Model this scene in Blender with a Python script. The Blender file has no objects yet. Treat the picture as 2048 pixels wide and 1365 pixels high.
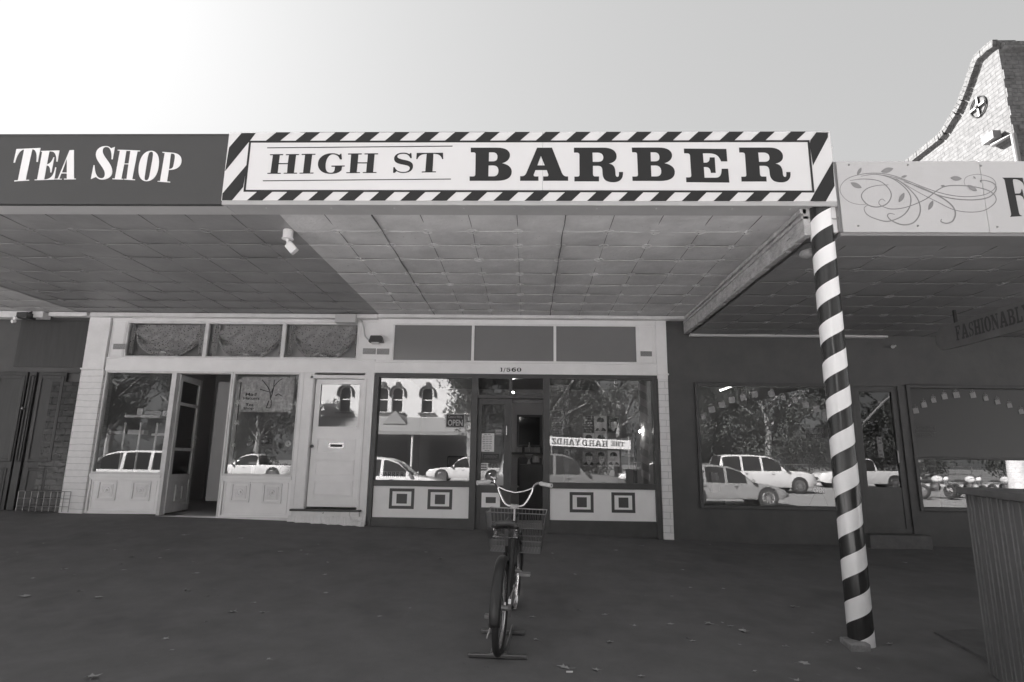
import bpy, bmesh, math, random, re
from math import radians as rad, sin, cos, pi
from mathutils import Vector, Matrix
from mathutils.geometry import tessellate_polygon
random.seed(7)
S = bpy.context.scene
COL = S.collection
# ------------------------------------------------------------------ camera
FPX = 1185.0
yaw, pitch, roll = rad(-1.60), rad(11.55), rad(0.79)
_f = Vector((sin(yaw)*cos(pitch), cos(yaw)*cos(pitch), sin(pitch)))
_r = Vector((cos(yaw), -sin(yaw), 0)); _u = _r.cross(_f)
_r2 = cos(roll)*_r + sin(roll)*_u; _u2 = -sin(roll)*_r + cos(roll)*_u
cam = bpy.data.cameras.new('camera'); co = bpy.data.objects.new('camera', cam); COL.objects.link(co)
cam.lens = FPX/2048*36; cam.sensor_width = 36; cam.clip_start = 0.05; cam.clip_end = 2000
co.matrix_world = Matrix(((_r2.x, _u2.x, -_f.x, 0), (_r2.y, _u2.y, -_f.y, 0), (_r2.z, _u2.z, -_f.z, 0), (0, 0, 0, 1)))
S.camera = co
# ------------------------------------------------------------------ sky, sun, exposure
SUN_AZ, SUN_EL = -48, 36          # azimuth from +Y towards +X, degrees
w = bpy.data.worlds.new('World'); S.world = w; w.use_nodes = True
nt = w.node_tree; nt.nodes.clear()
sky = nt.nodes.new('ShaderNodeTexSky'); sky.sky_type = 'NISHITA'; sky.sun_disc = False
sky.sun_elevation = rad(SUN_EL); sky.sun_rotation = rad(SUN_AZ)
sky.air_density = 1.0; sky.dust_density = 3.0; sky.ozone_density = 1.0; sky.altitude = 100
bw = nt.nodes.new('ShaderNodeRGBToBW'); bg = nt.nodes.new('ShaderNodeBackground'); out = nt.nodes.new('ShaderNodeOutputWorld')
nt.links.new(sky.outputs[0], bw.inputs[0]); pw = nt.nodes.new('ShaderNodeMath'); pw.operation = 'POWER'; pw.inputs[1].default_value = 0.22; nt.links.new(bw.outputs[0], pw.inputs[0]); nt.links.new(pw.outputs[0], bg.inputs[0]); nt.links.new(bg.outputs[0], out.inputs[0])
bg.inputs[1].default_value = 0.077
sl = bpy.data.lights.new('sun', 'SUN'); sl.energy = 5.0; sl.angle = rad(0.5); sl.color = (1, 0.985, 0.97)
so = bpy.data.objects.new('sun', sl); COL.objects.link(so)
sd = Vector((sin(rad(SUN_AZ))*cos(rad(SUN_EL)), cos(rad(SUN_AZ))*cos(rad(SUN_EL)), sin(rad(SUN_EL))))
so.rotation_euler = (-sd).to_track_quat('-Z', 'Y').to_euler()
S.view_settings.view_transform = 'Standard'; S.view_settings.look = 'None'
S.view_settings.exposure = 2.72; S.view_settings.gamma = 1
S.render.engine = 'CYCLES'
S.cycles.max_bounces = 10; S.cycles.diffuse_bounces = 5; S.cycles.glossy_bounces = 5; S.cycles.transparent_max_bounces = 12

# ------------------------------------------------------------------ geometry helpers
def ray(px, py):
    return _r2*((px-1024)/FPX) + _u2*((682.5-py)/FPX) + _f
def PY(px, py, Y=9.5): d = ray(px, py); return d*(Y/d.y)
def PZ(px, py, Z): d = ray(px, py); return d*(Z/d.z)
def PX(px, py, X): d = ray(px, py); return d*(X/d.x)

def smooth(t): t = max(0, min(1, t)); return t*t*(3-2*t)
_gx = [(-14, -.80), (-9, -.84), (-7.3, -.87), (-4.8, -.905), (-3.7, -.93), (-2.5, -.985), (0, -1.04), (2.2, -1.12), (3.2, -1.16), (6, -1.16), (14, -1.2)]
def gz(x, y):
    zb = _gx[0][1]
    for (a, za), (b, zb2) in zip(_gx, _gx[1:]):
        if x >= a: zb = za + (zb2-za)*min(1, (x-a)/(b-a))
    t = max(0, min(1, (y-4.6)/4.9)); t = 0.25*smooth(t) + 0.75*t
    z = -1.41 + (zb+1.41)*t
    return z
def on_ground(px, py):
    d = ray(px, py); s = 2.0
    while s < 14:
        p = d*s
        if p.z < gz(p.x, p.y): return p
        s += 0.004
    return d*14

class MB:
    def __init__(s): s.v = []; s.f = []; s.m = []; s.cm = 0
    def add(s, vs, fs):
        b = len(s.v); s.v += [tuple(v) for v in vs]; s.f += [tuple(b+i for i in f) for f in fs]; s.m += [s.cm]*len(fs); return s
    def box(s, x0, x1, y0, y1, z0, z1):
        x0, x1 = sorted((x0, x1)); y0, y1 = sorted((y0, y1)); z0, z1 = sorted((z0, z1))
        return s.add([(x0,y0,z0),(x1,y0,z0),(x1,y1,z0),(x0,y1,z0),(x0,y0,z1),(x1,y0,z1),(x1,y1,z1),(x0,y1,z1)],
                     [(0,3,2,1),(4,5,6,7),(0,1,5,4),(1,2,6,5),(2,3,7,6),(3,0,4,7)])
    def obox(s, c, ax, ay, az):   # oriented box: centre, half-axis vectors
        c = Vector(c); ax = Vector(ax); ay = Vector(ay); az = Vector(az)
        vs = [c+i*ax+j*ay+k*az for k in (-1,1) for i, j in ((-1,-1),(1,-1),(1,1),(-1,1))]
        return s.add(vs, [(0,3,2,1),(4,5,6,7),(0,1,5,4),(1,2,6,5),(2,3,7,6),(3,0,4,7)])
    def quad(s, a, b, c, d): return s.add([a, b, c, d], [(0,1,2,3)])
    def frame(s, x0, x1, y0, y1, z0, z1, t, tb=None):   # rectangular picture frame in the XZ plane
        tb = t if tb is None else tb
        s.box(x0, x0+t, y0, y1, z0, z1); s.box(x1-t, x1, y0, y1, z0, z1)
        s.box(x0+t, x1-t, y0, y1, z0, z0+tb); return s.box(x0+t, x1-t, y0, y1, z1-t, z1)
    def tube(s, pts, r, n=8, closed=False, caps=True):
        pts = [Vector(p) for p in pts]; N = len(pts); rs = r if isinstance(r, (list, tuple)) else [r]*N
        b = len(s.v); up = None
        for i, p in enumerate(pts):
            if closed: t = pts[(i+1) % N]-pts[i-1]
            else: t = pts[min(i+1, N-1)]-pts[max(i-1, 0)]
            t.normalize()
            if up is None:
                up = Vector((0,0,1)) if abs(t.z) < .9 else Vector((1,0,0))
            sx = t.cross(up).normalized(); up = sx.cross(t).normalized()
            for k in range(n):
                a = 2*pi*k/n; s.v.append(tuple(p+(sx*cos(a)+up*sin(a))*rs[i]))
        M = N if closed else N-1
        for i in range(M):
            j = (i+1) % N
            for k in range(n):
                l = (k+1) % n
                s.f.append((b+i*n+k, b+i*n+l, b+j*n+l, b+j*n+k)); s.m.append(s.cm)
        if not closed and caps:
            s.f.append(tuple(b+k for k in range(n))[::-1]); s.f.append(tuple(b+(N-1)*n+k for k in range(n))); s.m += [s.cm]*2
        return s
    def ring(s, c, ax, R, r, n=28, m=6):
        ax = Vector(ax).normalized(); u = ax.orthogonal().normalized(); v = ax.cross(u); c = Vector(c)
        return s.tube([c+(u*cos(2*pi*k/n)+v*sin(2*pi*k/n))*R for k in range(n)], r, m, closed=True)
    def disc(s, c, ax, R, h, n=24):
        ax = Vector(ax).normalized(); c = Vector(c)
        return s.tube([c-ax*h/2, c+ax*h/2], R, n)
    def lathe(s, c, ax, prof, n=20):   # prof: (dist along axis, radius)
        ax = Vector(ax).normalized(); c = Vector(c)
        return s.tube([c+ax*d for d, _ in prof], [max(q, .0005) for _, q in prof], n)
    def poly(s, loops, to3d, nrm, th):   # loops in 2D (outer + holes), extruded by th against nrm
        flat = [Vector((x, y, 0)) for L in loops for x, y in L]
        tris = tessellate_polygon([[Vector((x, y, 0)) for x, y in L] for L in loops])
        nrm = Vector(nrm); P3 = [to3d(p.x, p.y) for p in flat]; n = len(P3); b = len(s.v)
        s.v += [tuple(p) for p in P3] + [tuple(p-nrm*th) for p in P3]
        for t in tris:
            a, c, d = (P3[i] for i in t)
            if (c-a).cross(d-a).dot(nrm) < 0: t = (t[0], t[2], t[1])
            s.f.append(tuple(b+i for i in t)); s.m.append(s.cm)
            s.f.append(tuple(b+n+i for i in reversed(t))); s.m.append(s.cm)
        k = 0
        for L in loops:
            m = len(L)
            for i in range(m):
                j = (i+1) % m; s.f.append((b+k+i, b+k+j, b+n+k+j, b+n+k+i)); s.m.append(s.cm)
            k += m
        return s
    def sphere(s, c, r, nu=12, nv=8, sc=(1,1,1)):
        c = Vector(c); b = len(s.v)
        for j in range(nv+1):
            ph = pi*j/nv
            for i in range(nu):
                th = 2*pi*i/nu; s.v.append((c.x+r*sc[0]*sin(ph)*cos(th), c.y+r*sc[1]*sin(ph)*sin(th), c.z+r*sc[2]*cos(ph)))
        for j in range(nv):
            for i in range(nu):
                k = (i+1) % nu; s.f.append((b+j*nu+i, b+(j+1)*nu+i, b+(j+1)*nu+k, b+j*nu+k)); s.m.append(s.cm)
        return s
    def build(s, name, mats, parent=None, sm=False, bevel=0, ang=35):
        off = Vector(ORG.get(parent.name, (0,0,0))) if parent else Vector((0,0,0))
        me = bpy.data.meshes.new(name); me.from_pydata([tuple(Vector(v)-off) for v in s.v], [], s.f)
        bm = bmesh.new(); bm.from_mesh(me); bmesh.ops.remove_doubles(bm, verts=bm.verts, dist=1e-5)
        bmesh.ops.dissolve_degenerate(bm, dist=1e-6, edges=bm.edges)
        bm.to_mesh(me); bm.free()
        if not isinstance(mats, (list, tuple)): mats = [mats]
        for m in mats: me.materials.append(m)
        if len(mats) > 1:
            assert len(me.polygons) == len(s.m), name
            for p, k in zip(me.polygons, s.m): p.material_index = k
        o = bpy.data.objects.new(name, me); COL.objects.link(o)
        if parent:
            o.parent = parent
            ORG[o.name] = tuple(off)
        if sm:
            for p in me.polygons: p.use_smooth = True
            md = o.modifiers.new('es', 'EDGE_SPLIT'); md.split_angle = rad(ang)
        if bevel:
            b = o.modifiers.new('bv', 'BEVEL'); b.width = bevel; b.segments = 2; b.limit_method = 'ANGLE'; b.angle_limit = rad(50)
        return o
ORG = {}
def thing(name, label, cat, loc=(0,0,0), group=None):
    o = bpy.data.objects.new(name, None); COL.objects.link(o); o.location = loc; ORG[o.name] = tuple(loc)
    o.empty_display_size = .1
    o['label'] = label; o['category'] = cat
    if group: o['group'] = group
    return o
def tag(o, label, cat, group=None):
    o['label'] = label; o['category'] = cat
    if group: o['group'] = group
    return o
def struct(o): o['kind'] = 'structure'; return o
def copy_tree(o, parent=None):
    c = o.copy(); COL.objects.link(c)
    if parent: c.parent = parent
    for ch in list(o.children): copy_tree(ch, c)
    return c

# ------------------------------------------------------------------ materials
def mat(name, v, rough=.6, var=0.0, scale=4, bump=0.0, bscale=40, metal=0, spec=.5, detail=5, tint=(1, .985, .99), stretch=None, coat=0):
    m = bpy.data.materials.new(name); m.use_nodes = True; n = m.node_tree; p = n.nodes['Principled BSDF']
    c = tuple(v*t for t in tint)
    p.inputs['Base Color'].default_value = (*c, 1); p.inputs['Roughness'].default_value = rough
    p.inputs['Metallic'].default_value = metal; p.inputs['Specular IOR Level'].default_value = spec
    if coat: p.inputs['Coat Weight'].default_value = coat; p.inputs['Coat Roughness'].default_value = .08
    tc = n.nodes.new('ShaderNodeTexCoord'); mp = n.nodes.new('ShaderNodeMapping'); n.links.new(tc.outputs['Object'], mp.inputs[0])
    if stretch: mp.inputs['Scale'].default_value = stretch
    if var:
        no = n.nodes.new('ShaderNodeTexNoise'); no.inputs['Scale'].default_value = scale; no.inputs['Detail'].default_value = detail; no.inputs['Roughness'].default_value = .65
        n.links.new(mp.outputs[0], no.inputs[0])
        mr = n.nodes.new('ShaderNodeMapRange'); mr.inputs[1].default_value = .3; mr.inputs[2].default_value = .7
        mr.inputs[3].default_value = 1-var; mr.inputs[4].default_value = 1+var; n.links.new(no.outputs[0], mr.inputs[0])
        mx = n.nodes.new('ShaderNodeVectorMath'); mx.operation = 'SCALE'; mx.inputs[0].default_value = c; n.links.new(mr.outputs[0], mx.inputs['Scale'])
        n.links.new(mx.outputs[0], p.inputs['Base Color'])
        m['_mx'] = 1
    if bump:
        nb = n.nodes.new('ShaderNodeTexNoise'); nb.inputs['Scale'].default_value = bscale; nb.inputs['Detail'].default_value = 4
        n.links.new(mp.outputs[0], nb.inputs[0])
        bp = n.nodes.new('ShaderNodeBump'); bp.inputs['Strength'].default_value = bump; bp.inputs['Distance'].default_value = .01
        n.links.new(nb.outputs[0], bp.inputs['Height']); n.links.new(bp.outputs[0], p.inputs['Normal'])
    return m
def spots(m, v2, scale, thr, soft=.05, detail=8, stretch=None):
    """dirt / chips of another colour with a shape of their own"""
    n = m.node_tree; p = n.nodes['Principled BSDF']; old = p.inputs['Base Color']
    src = old.links[0].from_socket if old.links else None
    tc = n.nodes.new('ShaderNodeTexCoord'); mp = n.nodes.new('ShaderNodeMapping'); n.links.new(tc.outputs['Object'], mp.inputs[0])
    if stretch: mp.inputs['Scale'].default_value = stretch
    no = n.nodes.new('ShaderNodeTexNoise'); no.inputs['Scale'].default_value = scale; no.inputs['Detail'].default_value = detail; no.inputs['Roughness'].default_value = .7
    n.links.new(mp.outputs[0], no.inputs[0])
    mr = n.nodes.new('ShaderNodeMapRange'); mr.inputs[1].default_value = thr; mr.inputs[2].default_value = thr+soft; n.links.new(no.outputs[0], mr.inputs[0])
    mx = n.nodes.new('ShaderNodeMix'); mx.data_type = 'RGBA'; n.links.new(mr.outputs[0], mx.inputs[0])
    if src: n.links.new(src, mx.inputs[6])
    else: mx.inputs[6].default_value = old.default_value
    mx.inputs[7].default_value = (v2, v2*.985, v2*.99, 1); n.links.new(mx.outputs[2], old)
    return m
def brickmat(name, v1, v2, vm, sx, sy, rough=.9, lo=.62, hi=1.2, bump=.6, offset=.5, axis='XZ', mortar=.03):
    m = bpy.data.materials.new(name); m.use_nodes = True; n = m.node_tree; p = n.nodes['Principled BSDF']; p.inputs['Roughness'].default_value = rough
    tc = n.nodes.new('ShaderNodeTexCoord'); sp = n.nodes.new('ShaderNodeSeparateXYZ'); cb = n.nodes.new('ShaderNodeCombineXYZ')
    n.links.new(tc.outputs['Object'], sp.inputs[0]); n.links.new(sp.outputs[0 if axis[0]=='X' else 1], cb.inputs[0]); n.links.new(sp.outputs[2], cb.inputs[1])
    # uneven courses
    dn = n.nodes.new('ShaderNodeTexNoise'); dn.inputs['Scale'].default_value = 6; n.links.new(tc.outputs['Object'], dn.inputs[0])
    va = n.nodes.new('ShaderNodeVectorMath'); va.operation = 'SCALE'; va.inputs['Scale'].default_value = .03; n.links.new(dn.outputs['Color'], va.inputs[0])
    vb = n.nodes.new('ShaderNodeVectorMath'); n.links.new(cb.outputs[0], vb.inputs[0]); n.links.new(va.outputs[0], vb.inputs[1])
    b = n.nodes.new('ShaderNodeTexBrick'); b.offset = offset; b.inputs['Scale'].default_value = 1; b.inputs['Brick Width'].default_value = sx; b.inputs['Row Height'].default_value = sy
    b.inputs['Mortar Size'].default_value = mortar*sy*3; b.inputs['Mortar Smooth'].default_value = .2
    b.inputs['Color1'].default_value = (v1, v1*.985, v1*.99, 1); b.inputs['Color2'].default_value = (v2, v2*.985, v2*.99, 1); b.inputs['Mortar'].default_value = (vm, vm, vm, 1)
    n.links.new(vb.outputs[0], b.inputs[0])
    no = n.nodes.new('ShaderNodeTexNoise'); no.inputs['Scale'].default_value = 14; no.inputs['Detail'].default_value = 8; n.links.new(tc.outputs['Object'], no.inputs[0])
    mr = n.nodes.new('ShaderNodeMapRange'); mr.inputs[1].default_value = .3; mr.inputs[2].default_value = .75; mr.inputs[3].default_value = lo; mr.inputs[4].default_value = hi; n.links.new(no.outputs[0], mr.inputs[0])
    mx = n.nodes.new('ShaderNodeVectorMath'); mx.operation = 'SCALE'; n.links.new(b.outputs['Color'], mx.inputs[0]); n.links.new(mr.outputs[0], mx.inputs['Scale']); n.links.new(mx.outputs[0], p.inputs['Base Color'])
    ad = n.nodes.new('ShaderNodeMath'); ad.operation = 'MULTIPLY_ADD'; ad.inputs[1].default_value = -1.0; n.links.new(b.outputs['Fac'], ad.inputs[0]); n.links.new(no.outputs[0], ad.inputs[2])
    bp = n.nodes.new('ShaderNodeBump'); bp.inputs['Strength'].default_value = bump; bp.inputs['Distance'].default_value = .012; n.links.new(ad.outputs[0], bp.inputs['Height']); n.links.new(bp.outputs[0], p.inputs['Normal'])
    return m
def glassmat(name, fac, tint=.8, rough=0.0, wav=.0):
    m = bpy.data.materials.new(name); m.use_nodes = True; n = m.node_tree; n.nodes.clear()
    o = n.nodes.new('ShaderNodeOutputMaterial'); t = n.nodes.new('ShaderNodeBsdfTransparent'); t.inputs[0].default_value = (tint, tint, tint, 1)
    g = n.nodes.new('ShaderNodeBsdfGlossy'); g.inputs['Roughness'].default_value = rough; g.inputs[0].default_value = (1, 1, 1, 1)
    fr = n.nodes.new('ShaderNodeFresnel'); fr.inputs[0].default_value = 1.5
    ma = n.nodes.new('ShaderNodeMath'); ma.operation = 'MULTIPLY_ADD'; ma.inputs[1].default_value = 1-fac; ma.inputs[2].default_value = fac; n.links.new(fr.outputs[0], ma.inputs[0])
    mx = n.nodes.new('ShaderNodeMixShader'); n.links.new(ma.outputs[0], mx.inputs[0]); n.links.new(t.outputs[0], mx.inputs[1]); n.links.new(g.outputs[0], mx.inputs[2]); n.links.new(mx.outputs[0], o.inputs[0])
    if wav:
        tc = n.nodes.new('ShaderNodeTexCoord'); no = n.nodes.new('ShaderNodeTexNoise'); no.inputs['Scale'].default_value = 1.3; no.inputs['Detail'].default_value = 1
        n.links.new(tc.outputs['Object'], no.inputs[0]); bp = n.nodes.new('ShaderNodeBump'); bp.inputs['Strength'].default_value = wav; bp.inputs['Distance'].default_value = .01
        n.links.new(no.outputs[0], bp.inputs['Height']); n.links.new(bp.outputs[0], g.inputs['Normal'])
    return m
def emis(name, v):
    m = bpy.data.materials.new(name); m.use_nodes = True; p = m.node_tree.nodes['Principled BSDF']
    p.inputs['Emission Color'].default_value = (1, .98, .95, 1); p.inputs['Emission Strength'].default_value = v; return m

M = {}
M['asphalt'] = spots(mat('asphalt', .172, .93, .12, 3, .7, 160, spec=.25, detail=9), .22, 260, .66, .03)
spots(M['asphalt'], .125, 1.1, .52, .25, 3)
spots(M['asphalt'], .11, 26, .67, .03, 6)
spots(M['asphalt'], .26, 60, .70, .02, 4)
M['road'] = mat('road_asphalt', .24, .9, .12, 2, .5, 90, spec=.3)
M['kerb'] = mat('kerb_concrete', .55, .85, .15, 6, .4, 60)
M['white'] = spots(mat('white_paint', .82, .5, .05, 3, .12, 50), .35, 9, .74, .06)
M['whited'] = spots(mat('old_white_paint', .78, .6, .08, 4, .35, 35), .22, 14, .67, .03)
M['panelw'] = mat('cream_panel_paint', .88, .5, .04, 3, .1, 40)
M['trim'] = spots(mat('trim_paint', .68, .6, .1, 5, .2, 40), .2, 30, .68, .03)
M['black'] = mat('black_paint', .062, .42, .15, 5, .08, 60)
M['wall_dark'] = mat('dark_wall_paint', .08, .55, .15, 3, .15, 30)
M['gloss_dark'] = mat('glossy_dark_timber', .042, .42, .2, 3, .12, 6, stretch=(6, 6, .7))
M['sign_white'] = mat('sign_white', .72, .38, .015, 2)
M['sign_black'] = mat('sign_black', .02, .42, .05, 4)
M['sign_dark'] = mat('sign_dark', .062, .5, .05, 1.5)
M['sign_letter'] = mat('sign_letter', .82, .5)
M['sign_grey'] = mat('sign_pale_grey', .52, .45, .03, 2)
M['swirl'] = mat('swirl_grey', .26, .5)
M['soffit_b'] = spots(mat('soffit_barber', .60, .75, .2, 1.6, .6, 22, detail=9), .17, 20, .655, .02, stretch=(1, 1.6, 1))
M['soffit_t'] = mat('soffit_tea', .27, .5, .16, 1.5, .4, 14, detail=8)
M['soffit_r'] = mat('soffit_right', .25, .6, .12, 2, .3, 16)
M['seam'] = mat('grimy_seam', .16, .9, .3, 20)
M['band_b'] = mat('band_barber', .42, .6, .06, 2, .1, 30)
M['band_t'] = mat('band_tea', .46, .6, .06, 2, .1, 30)
M['band_r'] = mat('band_right', .23, .6, .06, 2, .1, 30)
M['beam'] = spots(mat('weathered_beam', .45, .85, .3, 16, .8, 60, stretch=(1, .5, 1)), .1, 18, .62, .04, stretch=(1, .35, 2))
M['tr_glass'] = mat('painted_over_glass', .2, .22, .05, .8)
M['brick'] = brickmat('pale_brick', .098, .078, .05, .24, .086, axis='YZ')
M['brickf'] = brickmat('front_brick', .12, .085, .07, .24, .086, axis='XZ')
M['pbrick'] = spots(brickmat('painted_brick', .78, .76, .52, 1.6, .100, rough=.6, lo=.95, hi=1.04, bump=.4, axis='XZ', mortar=.015), .2, 9, .70, .03)
M['glass'] = glassmat('shop_glass', .13, .85, rough=.002, wav=.003)
M['glassd'] = glassmat('dark_shop_glass', .34, .35, wav=.012)
M['glass_dim'] = glassmat('dim_glass', .01, .8)
M['glassdoor'] = glassmat('door_glass', .06, .4)
M['room'] = mat('room_wall', .5, .9)
M['room_mid'] = mat('room_mid', .35, .8)
M['paper'] = mat('paper', .72, .7)
M['paperg'] = mat('grey_paper', .4, .7, .12, 12)
M['ink'] = mat('ink', .04, .6)
M['inkg'] = mat('grey_ink', .2, .6)
M['skin'] = mat('printed_skin', .7, .6, .1, 30)
M['wire'] = mat('basket_wire', .30, .28, metal=1)
M['chrome'] = mat('chrome', .75, .18, metal=1)
M['steel'] = mat('dull_steel', .35, .4, metal=1)
M['blackmetal'] = mat('black_metal', .03, .35)
M['tyre'] = mat('tyre_rubber', .03, .7)
M['grip'] = spots(mat('grip_rubber', .55, .6, .1, 40), .3, 60, .62, .05)
M['leather'] = mat('saddle_leather', .06, .38, .2, 20, .1, 90)
M['pole_white'] = mat('pole_white_paint', .92, .30, .06, 5, .1, 25, stretch=(1, 1, .2), coat=.3)
M['pole_black'] = mat('pole_black_paint', .035, .22, .2, 8, .2, 20, stretch=(3, 3, .15), coat=.3)
M['block'] = mat('worn_concrete', .28, .85, .3, 14, .8, 60)
M['stepd'] = mat('door_step', .12, .8, .2, 8, .3, 40)
M['leaf'] = mat('dry_leaf', .38, .8, .3, 20)
M['leafd'] = mat('dull_leaf', .18, .8, .3, 20)
M['plastic'] = mat('grey_plastic', .5, .45)
M['plw'] = mat('white_plastic', .75, .4)
M['dkpl'] = mat('dark_plastic', .05, .4)
M['carwhite'] = mat('car_white_paint', .6, .25, coat=.6)
M['carsilver'] = mat('car_silver_paint', .25, .35, metal=.2, coat=.6)
M['cardark'] = mat('car_dark_paint', .13, .35, coat=.6)
M['carglass'] = mat('car_window', .02, .08)
M['bwall'] = mat('render_wall', .62, .8, .04, 2, .1, 20)
M['mould'] = mat('dark_moulding', .07, .8)
M['bgrey'] = mat('render_grey', .22, .8, .05, 2)
M['trunk'] = mat('bark', .22, .9, .3, 9, .8, 30)
M['trunkw'] = mat('pale_bark', .6, .9, .25, 9, .5, 30)
M['foliage'] = mat('foliage', .045, .8, .4, 1.2, spec=.15, tint=(.98, 1, .96))
M['foliage2'] = mat('foliage_light', .07, .8, .4, 1.2, spec=.15, tint=(.98, 1, .96))
M['batten'] = mat('dark_battens', .16, .6, .2, 8, .3, 30, stretch=(5, 5, .5))
M['counter'] = mat('dark_counter', .13, .4, .2, 8)
M['sticker'] = spots(mat('sticker', .32, .7), .2, 60, .55, .05)
M['bulb'] = emis('bulb', 28); M['pipew'] = mat('pipe_paint', .13, .6, .1, 8)

# cloth with small dark flowers
def clothmat():
    m = mat('flowered_cloth', .55, .9, .12, 8); n = m.node_tree; p = n.nodes['Principled BSDF']
    tc = n.nodes.new('ShaderNodeTexCoord'); v = n.nodes.new('ShaderNodeTexVoronoi'); v.inputs['Scale'].default_value = 30; n.links.new(tc.outputs['Object'], v.inputs[0])
    mr = n.nodes.new('ShaderNodeMapRange'); mr.inputs[1].default_value = .2; mr.inputs[2].default_value = .5; mr.inputs[3].default_value = 1; mr.inputs[4].default_value = 0; n.links.new(v.outputs['Distance'], mr.inputs[0])
    no = n.nodes.new('ShaderNodeTexNoise'); no.inputs['Scale'].default_value = 55; n.links.new(tc.outputs['Object'], no.inputs[0])
    mu = n.nodes.new('ShaderNodeMath'); mu.operation = 'MULTIPLY'; n.links.new(mr.outputs[0], mu.inputs[0]); n.links.new(no.outputs[0], mu.inputs[1])
    m2 = n.nodes.new('ShaderNodeMapRange'); m2.inputs[1].default_value = .18; m2.inputs[2].default_value = .6; n.links.new(mu.outputs[0], m2.inputs[0])
    mx = n.nodes.new('ShaderNodeMix'); mx.data_type = 'RGBA'; src = p.inputs['Base Color'].links[0].from_socket
    n.links.new(m2.outputs[0], mx.inputs[0]); n.links.new(src, mx.inputs[6]); mx.inputs[7].default_value = (.12, .12, .12, 1); n.links.new(mx.outputs[2], p.inputs['Base Color'])
    return m
M['cloth'] = clothmat()

# ------------------------------------------------------------------ lettering
def path(dstr, n=7):
    tk = re.findall(r'[A-Z]|-?[0-9.]+', dstr); L = []; i = 0; cmd = 'M'; cur = (0, 0)
    def num():
        nonlocal i; v = float(tk[i]); i += 1; return v
    while i < len(tk):
        if tk[i].isalpha():
            cmd = tk[i]; i += 1
            if cmd == 'Z': continue
        if cmd in 'ML': cur = (num(), num()); L.append(cur)
        elif cmd == 'Q':
            a = (num(), num()); b = (num(), num())
            for k in range(1, n+1):
                t = k/n; L.append(tuple((1-t)**2*cur[q]+2*t*(1-t)*a[q]+t*t*b[q] for q in (0, 1)))
            cur = b
        elif cmd == 'C':
            a = (num(), num()); b = (num(), num()); c = (num(), num())
            for k in range(1, n+3):
                t = k/(n+2); L.append(tuple((1-t)**3*cur[q]+3*t*(1-t)**2*a[q]+3*t*t*(1-t)*b[q]+t**3*c[q] for q in (0, 1)))
            cur = c
    if (abs(L[0][0]-L[-1][0])+abs(L[0][1]-L[-1][1])) < 1e-6: L.pop()
    return L
def glyph_px(mb, loops, ox, oy, sc, Y, th=.004, dx=0, dz=0):
    """outline given in enlarged photo coordinates, laid flat on the sign's own plane"""
    def t(x, y):
        p = PY(ox+x/sc, oy+y/sc, Y); return Vector((p.x+dx, Y, p.z+dz))
    mb.poly([path(l) for l in loops], t, (0, -1, 0), th)
FONT = None
def text(name, s, loc, h, m, parent=None, w=None, mirror=False, bold=.0, th=.001, plane='XZ', shear=0):
    cu = bpy.data.curves.new('t', 'FONT'); cu.body = s; cu.size = 1; cu.offset = bold; cu.align_x = 'CENTER'; cu.align_y = 'CENTER'; cu.resolution_u = 3; cu.shear = shear
    to = bpy.data.objects.new('t', cu); COL.objects.link(to)
    bpy.context.view_layer.update()
    me = bpy.data.meshes.new_from_object(to.evaluated_get(bpy.context.evaluated_depsgraph_get()))
    bpy.data.objects.remove(to); bpy.data.curves.remove(cu)
    xs = [v.co.x for v in me.vertices]; ys = [v.co.y for v in me.vertices]
    cx, cy = (min(xs)+max(xs))/2, (min(ys)+max(ys))/2; sy = h/(max(ys)-min(ys)); sx = (w/(max(xs)-min(xs))) if w else sy
    if mirror: sx = -sx
    off = Vector(ORG.get(parent.name, (0,0,0))) if parent else Vector((0,0,0))
    for v in me.vertices:
        x = (v.co.x-cx)*sx; z = (v.co.y-cy)*sy
        p = Vector((loc[0]+x, loc[1], loc[2]+z)) if plane == 'XZ' else Vector((loc[0], loc[1]-x, loc[2]+z))
        v.co = p-off
    me.name = name; me.materials.clear(); me.materials.append(m)
    o = bpy.data.objects.new(name, me); COL.objects.link(o)
    if parent: o.parent = parent
    return o
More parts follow.
